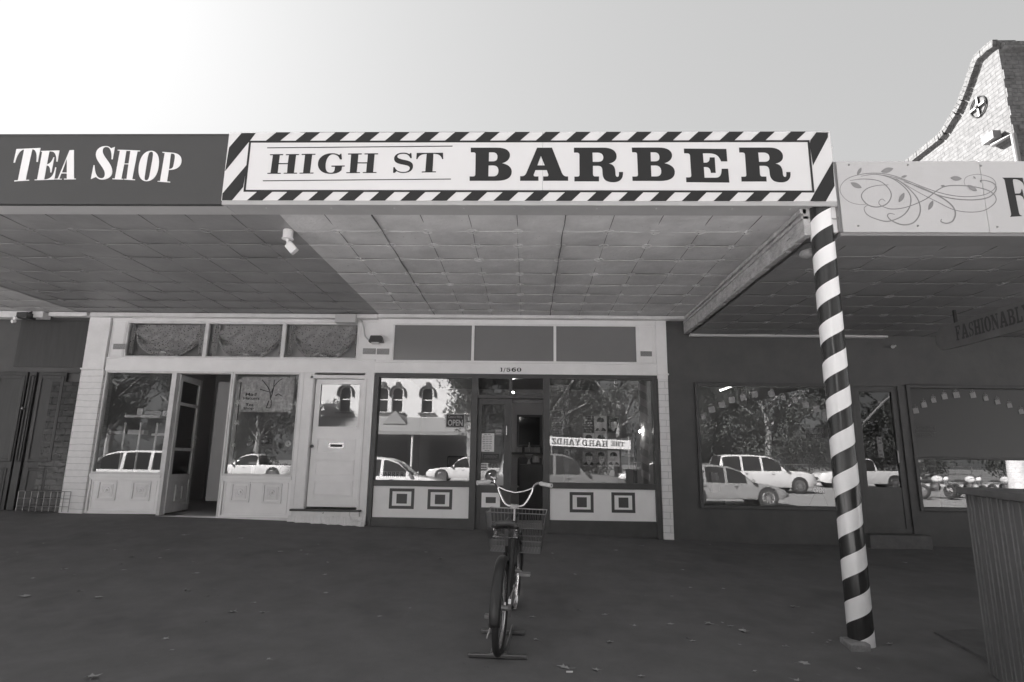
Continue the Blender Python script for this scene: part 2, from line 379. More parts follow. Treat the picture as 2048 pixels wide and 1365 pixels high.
SLAB = {  # unit glyphs, 100 high, y up: (width, loops)
 'H': (92, ["M0 0 L42 0 L42 14 L32 14 L32 42 L60 42 L60 14 L50 14 L50 0 L92 0 L92 14 L84 14 L84 86 L92 86 L92 100 L50 100 L50 86 L60 86 L60 56 L32 56 L32 86 L42 86 L42 100 L0 100 L0 86 L8 86 L8 14 L0 14 Z"]),
 'A': (104, ["M0 0 L40 0 L40 14 L30 14 L34 26 L66 26 L70 14 L60 14 L60 0 L104 0 L104 14 L96 14 L68 100 L38 100 L8 14 L0 14 Z", "M39 40 L61 40 L50 76 Z"]),
 'R': (104, ["M0 0 L42 0 L42 14 L32 14 L32 42 L44 42 C62 42 54 0 78 0 C96 0 104 8 104 24 L92 24 C92 12 84 10 84 24 C84 40 76 48 70 50 C90 54 92 100 60 100 L0 100 L0 86 L8 86 L8 14 L0 14 Z", "M32 56 L32 86 L50 86 C66 86 66 56 50 56 Z"]),
 'D': (90, ["M0 0 L46 0 C104 0 104 100 46 100 L0 100 L0 86 L8 86 L8 14 L0 14 Z", "M32 14 L32 86 L42 86 C72 86 72 14 42 14 Z"]),
 'Y': (96, ["M26 0 L72 0 L72 14 L61 14 L61 40 L86 86 L96 86 L96 100 L58 100 L58 86 L64 86 L52 60 L38 86 L46 86 L46 100 L0 100 L0 86 L8 86 L37 40 L37 14 L26 14 Z"]),
 'Z': (80, ["M0 0 L80 0 L80 34 L66 34 L64 16 L36 16 L78 88 L78 100 L4 100 L4 68 L18 68 L20 84 L44 84 L0 12 Z"]),
 'T': (84, ["M20 0 L64 0 L64 14 L54 14 L54 86 L70 86 L72 66 L84 66 L84 100 L0 100 L0 66 L12 66 L14 86 L30 86 L30 14 L20 14 Z"]),
 'E': (82, ["M0 0 L82 0 L82 34 L70 34 L66 14 L32 14 L32 43 L44 43 L46 32 L58 32 L58 68 L46 68 L44 57 L32 57 L32 86 L64 86 L68 68 L80 68 L80 100 L0 100 L0 86 L8 86 L8 14 L0 14 Z"]),
 'F': (80, ["M0 0 L44 0 L44 8 L30 10 L30 44 L42 44 L46 32 L54 32 L54 68 L46 68 L42 54 L30 54 L30 90 L60 90 L68 68 L78 68 L76 100 L0 100 L0 92 L10 90 L10 10 L0 8 Z"]),
 'S': (74, ["M4 0 L14 0 L20 8 C66 -14 92 44 40 56 C14 64 24 92 44 90 C58 88 62 80 64 68 L72 68 L72 98 L64 98 L58 93 C10 112 -14 56 36 42 C66 34 54 8 36 8 C20 8 14 20 12 32 L4 32 Z"]),
 'I': (40, ["M0 0 L40 0 L40 10 L30 12 L30 88 L40 90 L40 100 L0 100 L0 90 L10 88 L10 12 L0 10 Z"]),
 'O': (88, ["M44 -2 C104 -2 104 102 44 102 C-16 102 -16 -2 44 -2 Z", "M44 8 C18 8 18 92 44 92 C70 92 70 8 44 8 Z"]),
 'N': (96, ["M0 0 L30 0 L30 10 L20 12 L20 70 L68 0 L84 0 L84 88 L96 90 L96 100 L64 100 L64 90 L74 88 L74 40 L32 100 L0 100 L0 90 L10 88 L10 12 L0 10 Z"]),
 'B': (88, ["M0 0 L54 0 C98 0 98 48 64 52 C92 60 88 100 52 100 L0 100 L0 88 L10 86 L10 14 L0 12 Z", "M32 12 L32 46 L44 46 C64 46 64 12 44 12 Z", "M32 56 L32 88 L44 88 C60 88 60 56 44 56 Z"]),
 'L': (76, ["M0 0 L76 0 L76 36 L66 36 L60 12 L30 12 L30 88 L42 90 L42 100 L0 100 L0 90 L10 88 L10 12 L0 10 Z"]),
}
def slab_text(mb, s, width, height, to3d, nrm, gap=14, space=40, th=.0015):
    adv = 0; items = []
    for ch in s:
        if ch == ' ': adv += space; continue
        wd, loops = SLAB[ch]; items.append((adv, loops)); adv += wd+gap
    tot = adv-gap
    for a, loops in items:
        ls = [path(l, 4) for l in loops]
        mb.poly(ls, lambda x, y, a=a: to3d((a+x)/tot*width, y/100*height), nrm, th)

# ================================================================== SETTING
mb = MB(); xs = [-40, -20, -14, -11, -9] + [-8+i*.25 for i in range(65)] + [9, 11, 14, 20, 40]; ys = [2+.25*i for i in range(32)] + [9.9]
vs = [(x, y, gz(x, y)+(0.004*sin(x*3.1+y*1.7)+.003*sin(x*7.3-y*4.1) if y < 9.2 else 0)) for y in ys for x in xs]
nx = len(xs); mb.add(vs, [(j*nx+i, j*nx+i+1, (j+1)*nx+i+1, (j+1)*nx+i) for j in range(len(ys)-1) for i in range(nx-1)])
struct(mb.build('footpath', M['asphalt'], sm=True))
mb = MB(); mb.quad((-40, -3.2, -1.42), (40, -3.2, -1.42), (40, 2, -1.41), (-40, 2, -1.41)); struct(mb.build('pavement', M['kerb']))  # out of the camera's view; made pale to bounce sunlight onto the soffits
mb = MB(); mb.quad((-160, -22, -1.2), (160, -22, -1.2), (160, -3.2, -1.50), (-160, -3.2, -1.50)); struct(mb.build('road', M['road']))
mb = MB(); mb.box(-60, 60, -3.35, -3.2, -1.55, -1.415); struct(mb.build('kerb', M['kerb'], bevel=.02))
mb = MB(); mb.quad((-160, -34, -1.05), (160, -34, -1.05), (160, -22, -1.08), (-160, -22, -1.08)); mb.box(-160, 160, -22.0, -21.85, -1.25, -1.078); struct(mb.build('far_pavement', M['kerb']))
mb = MB(); mb.quad((-900, -900, -1.8), (900, -900, -1.8), (900, 900, -1.8), (-900, 900, -1.8)); struct(mb.build('terrain', mat('ground', .15, .9)))

FY = 9.5
# ================================================================== AWNINGS
def soffit(mb, x0, x1, z, y0, y1, seams, rows, step=.012):
    """pressed metal ceiling: each row of sheets sags a little, with rolled joints and rosettes"""
    ys = [y0]+rows+[y1]
    for a, b in zip(ys, ys[1:]):
        n = max(2, int((x1-x0)/.16)); k = (-1.1 if a == y0 else random.uniform(.1, .8))*step
        vs = []
        for j in range(5):
            t = j/4; 
            for i in range(n+1):
                x = x0+(x1-x0)*i/n
                vs.append((x, a+(b-a)*t, z+k*(t-.5)*1.2-.004*sin(pi*t)+.0025*sin(x*5+a*3)))
        mb.add(vs, [(j*(n+1)+i, (j+1)*(n+1)+i, (j+1)*(n+1)+i+1, j*(n+1)+i+1) for j in range(4) for i in range(n)])
    for y in rows:
        pts = [(x0+(x1-x0)*i/24, y+.006*sin(i*2.3+y), z-.0085+.0015*sin(i*1.3+y*5)) for i in range(25)]
        mb.tube(pts, .0028, 5)
    for k, x in enumerate(seams):
        pts = [(x+.004*sin(i*1.7+x), y0+(y1-y0)*i/14, z-.003) for i in range(15)]
        mb.cm = 1; mb.tube(pts, .0035, 5); mb.cm = 0
        for y in rows: mb.ring((x, y, z-.010), (0, 0, 1), .055, .0036, 16, 5); mb.disc((x, y, z-.009), (0, 0, 1), .016, .008, 8)
ROWS = [5.79, 6.20, 6.66, 7.20, 7.67, 8.13, 8.61, 9.06]
def slab_roof(mb, x0, x1, z): mb.box(x0, x1, 5.16, 9.9, z+.02, z+.10)
# barber awning
aw = thing('awning', 'pressed metal awning over the barber shop with round rosettes', 'awning', (0, 5.1, 2.35), 'street awnings over the shops')
mb = MB(); soffit(mb, -2.452, 2.52, 2.35, 5.36, 9.42, [-2.0+.47*i for i in range(10)], ROWS); mb.build('soffit', [M['soffit_b'], M['seam']], aw, sm=True, ang=50)
mb = MB(); mb.box(-2.86, 2.78, 5.115, 5.36, 2.335, 2.36); mb.build('edge_board', M['band_b'], aw, bevel=.004)
mb = MB(); mb.box(-2.87, 2.79, 5.085, 5.112, 2.315, 2.355); mb.build('drip_edge', M['band_b'], aw, bevel=.003)
mb = MB()
for x in (-1.53, .35):   # dirty open joints between sheets
    pts = [(x+.006*sin(i*1.7+x), 5.37+4.03*i/20, 2.338) for i in range(21)]; mb.tube(pts, [.0025+.004*abs(sin(i*2.7+x)) for i in range(21)], 5)
mb.build('joint', mat('joint_grime', .14, .9, .3, 30), aw)
mb = MB()   # side beam with flaking paint
ys = [5.2+.11*i for i in range(40)]
for k in range(len(ys)-1):
    a, b = ys[k], ys[k+1]; j = .010*random.random(); 
    mb.box(2.53+j, 2.60, a, b, 2.085-.012*random.random(), 2.34)
mb.box(2.505, 2.56, 5.2, 9.45, 2.29, 2.333); mb.box(2.515, 2.575, 5.2, 9.45, 2.238, 2.262)
mb.build('side_beam', M['beam'], aw)
mb = MB(); slab_roof(mb, -2.87, 2.6, 2.36); mb.build('roof', M['soffit_t'], aw)
mb = MB(); mb.box(-7.25, -2.46, 9.33, 9.45, 2.27, 2.335); mb.box(-2.45, 2.58, 9.32, 9.45, 2.285, 2.34); o = mb.build('cornice', M['trim'], aw, bevel=.006)
for k in range(9):
    MB().disc((-2.5+.62*k+.05*sin(k*3), 5.2, 2.333), (0, 0, 1), .009, .006, 8).build('nail', M['plastic'], aw)
# tea awning
aw = thing('awning', 'dark pressed metal awning over the tea shop behind the dark sign', 'awning', (-6, 5.1, 2.35), 'street awnings over the shops')
mb = MB(); soffit(mb, -7.46, -2.456, 2.352, 5.36, 9.42, [-2.93-.47*i for i in range(10)], ROWS, .006); mb.build('soffit', [M['soffit_t'], M['seam']], aw, sm=True, ang=50)
mb = MB(); mb.box(-11, -2.862, 5.115, 5.36, 2.333, 2.358); mb.build('edge_board', M['band_t'], aw, bevel=.004)
mb = MB(); slab_roof(mb, -7.46, -2.872, 2.362); mb.build('roof', M['soffit_t'], aw)
aw = thing('awning', 'paler awning end over the dark shop at far left', 'awning', (-9, 5.1, 2.35), 'street awnings over the shops')
mb = MB(); soffit(mb, -12, -7.47, 2.345, 5.36, 9.42, [-7.9-.47*i for i in range(8)], ROWS, .006); mb.build('soffit', [M['band_t'], M['seam']], aw, sm=True, ang=50)
mb = MB(); slab_roof(mb, -12, -7.47, 2.362); mb.build('roof', M['soffit_t'], aw)
mb = MB(); mb.box(-12, -8.0, 9.28, 9.45, 2.23, 2.335); mb.box(-7.95, -7.3, 9.33, 9.45, 2.27, 2.335); mb.build('cornice', M['trim'], aw, bevel=.004)
# right awning
RZ = 2.055
aw = thing('awning', 'low dark awning right of the striped pole under the swirl sign', 'awning', (6, 5.1, RZ), 'street awnings over the shops')
mb = MB(); soffit(mb, 2.61, 9.5, RZ, 5.36, 9.42, [3.0+.47*i for i in range(14)], [y-.1 for y in ROWS], .01); mb.build('soffit', [M['soffit_r'], M['seam']], aw, sm=True, ang=50)
mb = MB(); mb.box(2.80, 9.5, 5.1, 5.36, RZ-.02, RZ+.01); mb.build('edge_board', M['band_r'], aw, bevel=.004)
mb = MB(); slab_roof(mb, 2.62, 9.5, RZ+.02); mb.build('roof', M['soffit_t'], aw)
mb = MB(); mb.box(2.60, 5.72, 9.36, 9.45, RZ-.035, RZ+.01); mb.build('cornice', M['band_t'], aw, bevel=.004)

# ================================================================== SIGNS
SY = 5.085
# tea shop sign
sg = thing('shop_sign', 'long dark sign reading TEA SHOP in white letters', 'sign', (-6, 5.1, 2.33))
mb = MB(); mb.box(-11, -2.882, 5.10, 5.15, 2.326, 3.03); mb.build('sign_board', M['sign_dark'], sg, bevel=.003)
mb = MB(); mb.box(-11, -2.88, 5.094, 5.17, 3.028, 3.045); mb.build('capping', M['sign_dark'], sg)
T4 = [["M126 102 L392 90 L362 243 L347 243 C355 175 350 105 300 104 L228 443 L265 442 L264 450 L102 460 L103 450 L142 447 L212 105 C165 110 130 170 108 252 L93 252 Z"],
 ["M397 123 L601 118 L580 240 L567 240 C572 180 555 128 510 128 L490 128 L462 272 C500 265 520 235 535 193 L545 193 L512 360 L500 360 C502 310 490 285 460 284 L432 438 C500 440 540 400 555 303 L566 304 L545 440 L327 447 L328 440 L355 439 L412 130 L396 131 Z"],
 ["M715 115 L762 113 L762 428 L783 429 L782 437 L652 438 L653 430 L684 430 L684 372 L622 372 L598 430 L627 431 L626 438 L551 438 L552 431 L583 430 Z", "M684 205 L684 362 L627 362 Z"],
 ["M1215 78 L1190 215 L1178 215 C1185 120 1160 78 1120 78 C1090 78 1078 100 1080 130 C1085 190 1186 260 1186 350 C1186 410 1130 440 1070 440 C1040 440 1020 425 1005 410 L950 433 L980 280 L990 280 C992 370 1015 425 1065 425 C1095 425 1105 405 1105 375 C1105 310 1005 240 1005 165 C1005 110 1050 70 1115 69 C1150 69 1165 85 1172 95 Z"],
 ["M1247 110 L1367 113 L1494 120 L1492 127 L1465 128 L1407 435 L1438 438 L1437 446 L1319 440 L1320 432 L1345 432 L1366 270 L1318 270 L1287 430 L1308 432 L1307 440 L1188 436 L1190 428 L1215 428 L1272 120 L1246 118 Z", "M1342 121 L1388 122 L1368 262 L1320 262 Z"],
 ["M1617 121 C1670 121 1703 165 1703 240 C1703 370 1650 458 1565 458 C1510 458 1478 415 1478 340 C1478 210 1535 121 1617 121 Z", "M1617 131 C1645 131 1640 160 1632 215 L1600 390 C1590 440 1580 448 1562 448 C1540 448 1542 420 1548 385 L1578 195 C1588 145 1597 131 1617 131 Z"],
 ["M1743 133 L1840 142 C1915 145 1953 175 1953 230 C1953 295 1895 335 1812 332 L1792 460 L1827 464 L1826 472 L1688 462 L1690 455 L1715 457 L1768 145 L1742 141 Z", "M1836 150 L1858 152 C1885 156 1882 190 1876 220 L1866 275 C1860 310 1850 322 1814 322 Z"]]
mb = MB()
for g in T4: glyph_px(mb, g, 10, 280, 2048/370, 5.096)
mb.build('lettering', M['sign_letter'], sg)
# barber sign
sg = thing('shop_sign', 'white sign reading HIGH ST BARBER inside a diagonal striped border', 'sign', (0, 5.1, 2.36))
mb = MB(); mb.box(-2.876, -.005+.125, SY, 5.14, 2.357, 3.054); mb.box(.123, 2.791, SY, 5.14, 2.357, 3.054); mb.build('sign_board', M['sign_white'], sg, bevel=.002)
def sp(px, py, Y=SY-.002): p = PY(px, py, Y); return (p.x, p.z)
def plane_poly(mb, pts, Y, th=.002): mb.poly([pts], lambda x, z: Vector((x, Y, z)), (0, -1, 0), th)
ZB, ZT = 2.357, 3.054; XL, XR = -2.876, 2.791
fi = (PY(499.7, 282, SY), PY(486.3, 383.8, SY), PY(1618, 281.5, SY), PY(1629.3, 386, SY))
FX0 = (fi[0].x+fi[1].x)/2; FX1 = (fi[2].x+fi[3].x)/2; FZ1 = (fi[0].z+fi[2].z)/2; FZ0 = (fi[1].z+fi[3].z)/2
mb = MB(); mb.frame(FX0, FX1, SY-.004, SY, FZ0, FZ1, .018)
# dark diagonal bands of the border
def uX(px, py): return PY(px, py, SY).x
per_t = (uX(1592.8, 280)-uX(501.25, 281))/18; per_b = (uX(1586.2, 403)-uX(463.75, 402.5))/18
x0t, x0b = uX(501.25, 281), uX(463.75, 402.5)
ht, hb = ZT-FZ1, FZ0-ZB
for k in range(0, 19):      # dark cells lie between the white ones
    a = x0t+(k+.52)*per_t; b = x0t+(k+1)*per_t
    if k == 18: continue
    plane_poly(mb, [(a, FZ1), (b, FZ1), (b+ht*1.05, ZT), (a+ht*1.05, ZT)], SY-.003)
for k in range(0, 18):
    a = x0b+(k+.5)*per_b; b = x0b+(k+1)*per_b
    plane_poly(mb, [(a, ZB), (b, ZB), (b+hb*1.0, FZ0), (a+hb*1.0, FZ0)], SY-.003)
def C2(x, y): return sp(420+x/3.2, 240+y/3.2)
def C3(x, y): return sp(1040+x/3.012, 240+y/3.012)
def clampp(L): return [(min(max(x, XL), XR), min(max(z, ZB), ZT)) for x, z in L]
for L in ([C2(203, 85), C2(292, 85), C2(256, 134), C2(250, 140), C2(97, 328), C2(122, 178)],
          [C2(238, 285), C2(212, 430), C2(140, 520), C2(76, 520), C2(80, 472)],
          [C3(1785, 76), C3(1855, 76), C3(1855, 105), C3(1765, 275), C3(1745, 145), C3(1750, 122)],
          [C3(1872+12, 250), C3(1895, 398), C3(1843, 497), C3(1748, 497), C3(1775, 440), C3(1782, 428)]):
    plane_poly(mb, clampp(L), SY-.003)
# lettering
G1, G2, G3 = (930, 280, 2048/330), (1250, 280, 2048/350), (520, 280, 2048/390)
gB = ["M72 98 L400 98 C505 98 558 135 558 190 C558 245 510 280 455 290 C540 305 580 345 580 395 C580 460 530 508 400 508 L57 508 L57 455 L100 455 Q128 455 128 425 L132 180 Q132 155 105 155 L72 155 Z", "M298 155 L345 155 C385 155 403 178 403 212 C403 248 385 268 345 268 L295 268 Z", "M292 318 L350 318 C395 318 415 345 415 385 C415 425 395 454 350 454 L290 454 Z"]
gA = ["M895 98 L1080 98 L1200 405 Q1220 455 1262 455 L1280 455 L1280 508 L970 508 L970 455 L1015 455 Q1040 455 1033 425 L1015 375 L875 375 L853 430 Q848 455 875 455 L912 455 L912 508 L684 508 L684 452 L705 452 Q745 450 760 415 Z", "M942 200 L990 318 L898 318 Z"]
gR = ["M1352 98 L1720 98 C1830 98 1882 145 1882 205 C1882 255 1845 285 1780 296 C1850 300 1868 350 1868 420 C1868 450 1880 460 1892 460 C1910 460 1912 440 1912 400 L1962 400 C1966 490 1920 526 1840 526 C1740 526 1708 480 1708 410 L1706 380 C1706 345 1690 322 1650 322 L1588 322 L1588 425 Q1590 455 1615 455 L1664 455 L1664 515 L1358 515 L1358 457 L1395 457 Q1422 457 1422 430 L1420 185 Q1418 158 1390 158 L1352 158 Z", "M1582 158 L1650 158 C1695 160 1717 185 1717 218 C1717 255 1695 274 1650 274 L1586 274 Z"]
gE = ["M690 103 L1186 107 L1198 252 L1125 252 C1100 185 1065 160 990 158 L911 157 L920 268 L945 268 C980 265 992 245 992 206 L1050 206 L1062 386 L1005 386 C1003 345 985 318 950 318 L922 318 L931 444 L1060 444 C1110 444 1132 415 1132 339 L1207 339 L1222 500 L718 495 L715 440 L750 440 Q778 440 776 412 L762 185 Q760 158 730 158 L692 157 Z"]
for g in (gB, gA, gR): glyph_px(mb, g, *G1, SY-.003)
glyph_px(mb, gE, *G2, SY-.003)
glyph_px(mb, gB, *G1, SY-.003, dx=uX(1250+88/G2[2], 280+486/G2[2])-uX(930+57/G1[2], 280+508/G1[2]))
glyph_px(mb, gR, *G1, SY-.003, dx=uX(1250+1365/G2[2], 280+502/G2[2])-uX(930+1358/G1[2], 280+515/G1[2]))
for g in (["M105 152 L243 150 L242 160 L207 161 L196 245 L292 245 L304 160 L271 161 L272 151 L410 150 L409 159 L378 160 L355 346 L388 346 L387 355 L248 355 L249 347 L284 346 L291 255 L195 255 L185 347 L217 347 L216 356 L77 357 L78 348 L110 347 L136 161 L104 161 Z"],
          ["M438 148 L582 147 L581 157 L547 157 L524 345 L561 344 L560 353 L414 355 L416 346 L452 345 L473 158 L437 159 Z"],
          ["M855 146 L860 205 L838 205 C825 165 795 152 765 152 C715 152 690 215 688 265 C686 325 705 346 742 346 C770 346 780 335 784 310 L788 282 L750 282 L751 271 L890 270 L888 280 L862 281 L855 318 C825 350 780 357 740 357 C650 357 608 310 608 255 C608 190 670 142 755 141 C800 141 820 152 832 160 L848 146 Z"],
          ["M925 144 L1068 143 L1067 153 L1033 154 L1026 237 L1126 237 L1133 153 L1097 153 L1098 143 L1240 142 L1239 152 L1203 152 L1187 339 L1223 339 L1222 347 L1079 348 L1080 340 L1115 339 L1123 246 L1025 247 L1015 340 L1050 340 L1049 348 L906 350 L907 341 L943 341 L957 154 L924 154 Z"],
          ["M1590 139 L1594 192 L1578 192 C1565 160 1540 146 1505 146 C1468 146 1442 158 1442 175 C1442 195 1475 203 1520 212 C1580 224 1607 240 1607 275 C1607 322 1565 348 1505 348 C1470 348 1450 340 1435 328 L1415 346 L1398 346 L1400 288 L1415 288 C1425 320 1460 338 1505 338 C1545 338 1573 320 1573 298 C1573 275 1545 268 1500 260 C1440 250 1408 235 1408 198 C1408 160 1450 135 1505 135 C1540 135 1555 142 1568 152 L1580 139 Z"],
          ["M1646 138 L1922 136 L1924 202 L1912 202 C1900 165 1880 147 1822 146 L1811 332 L1848 332 L1847 341 L1698 342 L1699 333 L1736 332 L1750 147 C1690 148 1665 170 1653 202 L1641 203 Z"],
          ["M75 80 L2022 62 L2022 70 L75 88 Z"], ["M30 426 L2005 408 L2005 416 L30 434 Z"]):
    glyph_px(mb, g, *G3, SY-.003)
mb.build('lettering', M['sign_black'], sg)
mb = MB(); a = PY(602, 262, 5.12); b = PY(976, 262, 5.12); mb.box(a.x, b.x, 5.10, 5.14, 3.05, 3.066); mb.box(XL, XR, 5.10, 5.15, 3.052, 3.058); mb.build('capping', M['sign_dark'], sg)
mb = MB(); mb.tube([(2.79, 5.16, 2.93), (2.835, 5.16, 2.935)], .012, 6); mb.box(2.795, 2.80, 5.13, 5.7, 2.36, 2.75); mb.build('bracket', M['steel'], sg)
# right sign
sg = thing('shop_sign', 'pale grey sign with leafy scroll pattern and a large letter F', 'sign', (5, 5.1, 2.07))
mb = MB(); xj = (PY(1955, 325, 5.09).x+PY(1983, 467, 5.09).x)/2
mb.box(2.822, xj-.002, 5.09, 5.14, 2.066, 2.757); mb.box(xj+.002, 9.5, 5.09, 5.14, 2.066, 2.757); mb.build('sign_board', M['sign_grey'], sg, bevel=.002)
mb = MB(); mb.box(2.80, 2.82, 5.10, 5.35, 2.07, 2.755); mb.build('side_return', M['steel'], sg)
mb = MB(); glyph_px(mb, ["M188 195 L687 197 L740 420 L715 365 C680 290 600 232 470 232 Q440 235 445 290 L498 590 L600 588 C640 580 655 545 658 482 L678 480 L735 740 L720 740 C700 670 665 635 600 632 L512 634 L595 1060 C605 1110 630 1135 670 1140 L668 1150 L382 1168 L380 1158 Q410 1130 405 1090 L245 270 Q235 230 188 200 Z"], 1990, 340, 720/58, 5.088)
mb.build('lettering', M['sign_black'], sg)
SW = [([(240,352),(190,356),(120,335),(72,285),(70,235),(115,187),(200,160),(300,152),(400,165),(500,200),(600,240),(700,275),(800,298),(900,305),(1000,293),(1060,262),(1078,225),(1060,190),(1010,168),(950,160),(890,175),(872,205),(880,235)], 4),
 ([(130,200),(220,190),(320,203),(380,250),(398,300),(370,350),(310,372),(250,360),(210,320),(208,285),(245,250),(310,232),(380,228)], 6),
 ([(200,172),(300,160),(400,185),(480,240),(522,300),(518,370),(470,430),(380,465),(300,450),(240,420),(222,380),(245,360)], 6),
 ([(350,168),(450,203),(540,280),(582,350),(582,420),(540,475),(470,487),(400,460),(374,430),(388,414),(420,420)], 7),
 ([(430,188),(560,268),(700,340),(800,388),(900,405),(1000,395),(1068,350),(1078,310),(1040,270),(960,245),(860,233),(760,236),(700,262),(620,322),(500,372),(400,385),(330,362),(318,338),(338,320),(360,335)], 5),
 ([(480,208),(600,248),(720,308),(790,360),(815,410),(800,460),(760,478),(722,467),(726,450)], 8),
 ([(300,158),(450,188),(600,255),(750,308),(900,326),(1020,313),(1075,270),(1077,232),(1040,207),(985,198),(982,215)], 6)]
def cat(P, n=8):
    out = []
    for i in range(len(P)-1):
        p0 = P[max(i-1, 0)]; p1 = P[i]; p2 = P[i+1]; p3 = P[min(i+2, len(P)-1)]
        for k in range(n):
            t = k/n; out.append(tuple(.5*(2*p1[q]+(p2[q]-p0[q])*t+(2*p0[q]-5*p1[q]+4*p2[q]-p3[q])*t*t+(3*p1[q]-p0[q]-3*p2[q]+p3[q])*t**3) for q in (0, 1)))
    out.append(P[-1]); return out
mb = MB()
def w33(x, y, Y): p = PY(1660+x/3.25, 300+y/3.25, Y); return Vector((p.x, Y, p.z))
for si, (P, wd) in enumerate(SW):
    C = cat(P); N = len(C); L = []; R_ = []; yy = 5.0885-.0003*si
    for i, (x, y) in enumerate(C):
        a = C[max(i-1, 0)]; b = C[min(i+1, N-1)]; tx, ty = b[0]-a[0], b[1]-a[1]; l = math.hypot(tx, ty) or 1
        h = wd*(.35+.65*sin(pi*i/(N-1)))*.55+.6
        L.append(w33(x-ty/l*h, y+tx/l*h, yy)); R_.append(w33(x+ty/l*h, y-tx/l*h, yy))
    mb.add(L+R_, [(i, i+1, N+i+1, N+i) for i in range(N-1)])
for li, (x, y, a, l) in enumerate([(190,140,-60,28),(372,132,-15,42),(170,230,25,40),(465,310,-60,36),(655,360,-65,34),(820,185,5,38),(925,248,30,36),(482,173,-15,20),(735,235,5,16),(940,180,45,12)]):
    ca, sa = cos(rad(a)), sin(rad(a)); pts = []
    for k in range(16):
        t = k/15; X = (t-.5)*2*l; Wd = l*.42*sin(pi*t)**.8; pts.append((X, Wd))
    for k in range(14, 0, -1): t = k/15; pts.append(((t-.5)*2*l, -l*.36*sin(pi*t)**.8))
    mb.poly([[(x+X*ca-Y_*sa, y+X*sa+Y_*ca) for X, Y_ in pts]], lambda a_, b_, li=li: w33(a_, b_, 5.0858-.0001*li), (0, -1, 0), .0006)
mb.build('scroll_pattern', M['swirl'], sg)
mb = MB()
for q in ((1698,330),(1816,330),(1717,452),(1836,452),(1962,332),(1995,454),(1962,362)): mb = MB().disc(w33((q[0]-1660)*3.25, (q[1]-300)*3.25, 5.087), (0, 1, 0), .008, .008, 8); mb.build('screw', M['steel'], sg)

# hanging sign
HX = 5.62
sg = thing('hanging_sign', 'dim board lettered FASHIONABLY hanging under the low right awning', 'sign', (HX, 7, 1.9))
def hp(px, py): p = PX(px, py, HX); return p
a0 = hp(1905, 655); a1 = hp(1905, 706); yf = hp(1872, 685).y; zt = 1.88; zb = 1.56
mb = MB(); prof = [(4.2, zb), (4.2, zt)] + [(yf-.16+.16*sin(t*pi/8), (zt+zb)/2+(zt-zb)/2*cos(t*pi/8)) for t in range(9)]
mb.poly([prof], lambda y, z: Vector((HX, y, z)), (-1, 0, 0), .05); mb.build('sign_board', mat('dim_sign', .18, .7, .1, 4), sg)
mb = MB(); yl = hp(1912, 670).y
slab_text(mb, 'FASHIONABLY', (yl-hp(2048, 640).y)*1.10, .19, lambda x, z: Vector((HX-.003, yl-x, zt-.05-.19+z)), (-1, 0, 0), gap=10); mb.build('lettering', M['wall_dark'], sg)
mb = MB()
for y in (yf-.4, 4.6): MB().box(HX+.01, HX+.04, y, y+.03, zt, RZ).build('hanger', M['blackmetal'], sg)

# ================================================================== TEA SHOP
def pbox(mb, x0, y0, x1, y1, Yf, th):
    """box whose front face fills the given photo rectangle, standing in the wall plane Yf"""
    a = PY(x0, y0, Yf); b = PY(x1, y1, Yf); return mb.box(a.x, b.x, Yf, Yf+th, b.z, a.z)
def pane(name, x0, x1, z0, z1, Y, m, parent):
    mb = MB(); mb.quad((x0, Y, z0), (x1, Y, z0), (x1, Y, z1), (x0, Y, z1)); return mb.build(name, m, parent)
def window(parent, x0, x1, z0, z1, Y, m, gm, t=.045, d=.06, proud=.03):
    mb = MB(); mb.frame(x0, x1, Y-proud, Y+d, z0, z1, t); w_ = mb.build('window', m, parent, bevel=.003)
    pane('pane', x0+t, x1-t, z0+t, z1-t, Y+.02, gm, w_); return w_
tea = thing('tea_shop', 'pale timber tea shopfront with open door and curtained upper windows', 'shop', (-4.9, FY, -.9))
mb = MB(); mb.box(-7.33, -6.95, 9.44, 9.7, -.93, 1.40); mb.build('pilaster', M['pbrick'], tea, bevel=.006)
mb = MB(); mb.box(-7.32, -6.96, 9.435, 9.7, 1.405, 2.30); mb.box(-7.34, -6.95, 9.42, 9.7, 1.395, 1.42); mb.build('pilaster', M['whited'], tea, bevel=.006)
mb = MB(); mb.box(-6.95, -2.49, 9.46, 9.6, 1.385, 1.585); mb.box(-6.95, -2.49, 9.445, 9.6, 1.585, 1.61); mb.build('lintel', M['white'], tea, bevel=.004)
mb = MB(); mb.box(-6.95, -2.49, 9.47, 9.6, 2.225, 2.30); mb.build('top_rail', M['whited'], tea, bevel=.004)
# vent panel left
mb = MB(); mb.box(-6.945, -6.70, 9.475, 9.58, 1.61, 2.225); mb.frame(-6.93, -6.715, 9.468, 9.475, 1.63, 2.21, .012); mb.build('vent_panel', M['white'], tea, bevel=.002)
def vent(x0, y0, x1, y1, par, Y=9.462):
    a = PY(x0, y0, Y); b = PY(x1, y1, Y); mb = MB(); mb.box(a.x, b.x, Y, Y+.012, b.z, a.z); mb.cm = 1
    nn = max(4, int((b.x-a.x)/.014))
    for i in range(nn):
        for j in range(5):
            x = a.x+(b.x-a.x)*(i+.5)/nn; z = b.z+(a.z-b.z)*(j+.5)/5; mb.box(x-.0045, x+.0045, Y-.0015, Y, z-.006, z+.006)
    mb.build('air_vent', [M['plastic'], M['ink']], par)
vent(227, 688, 250, 699, tea)
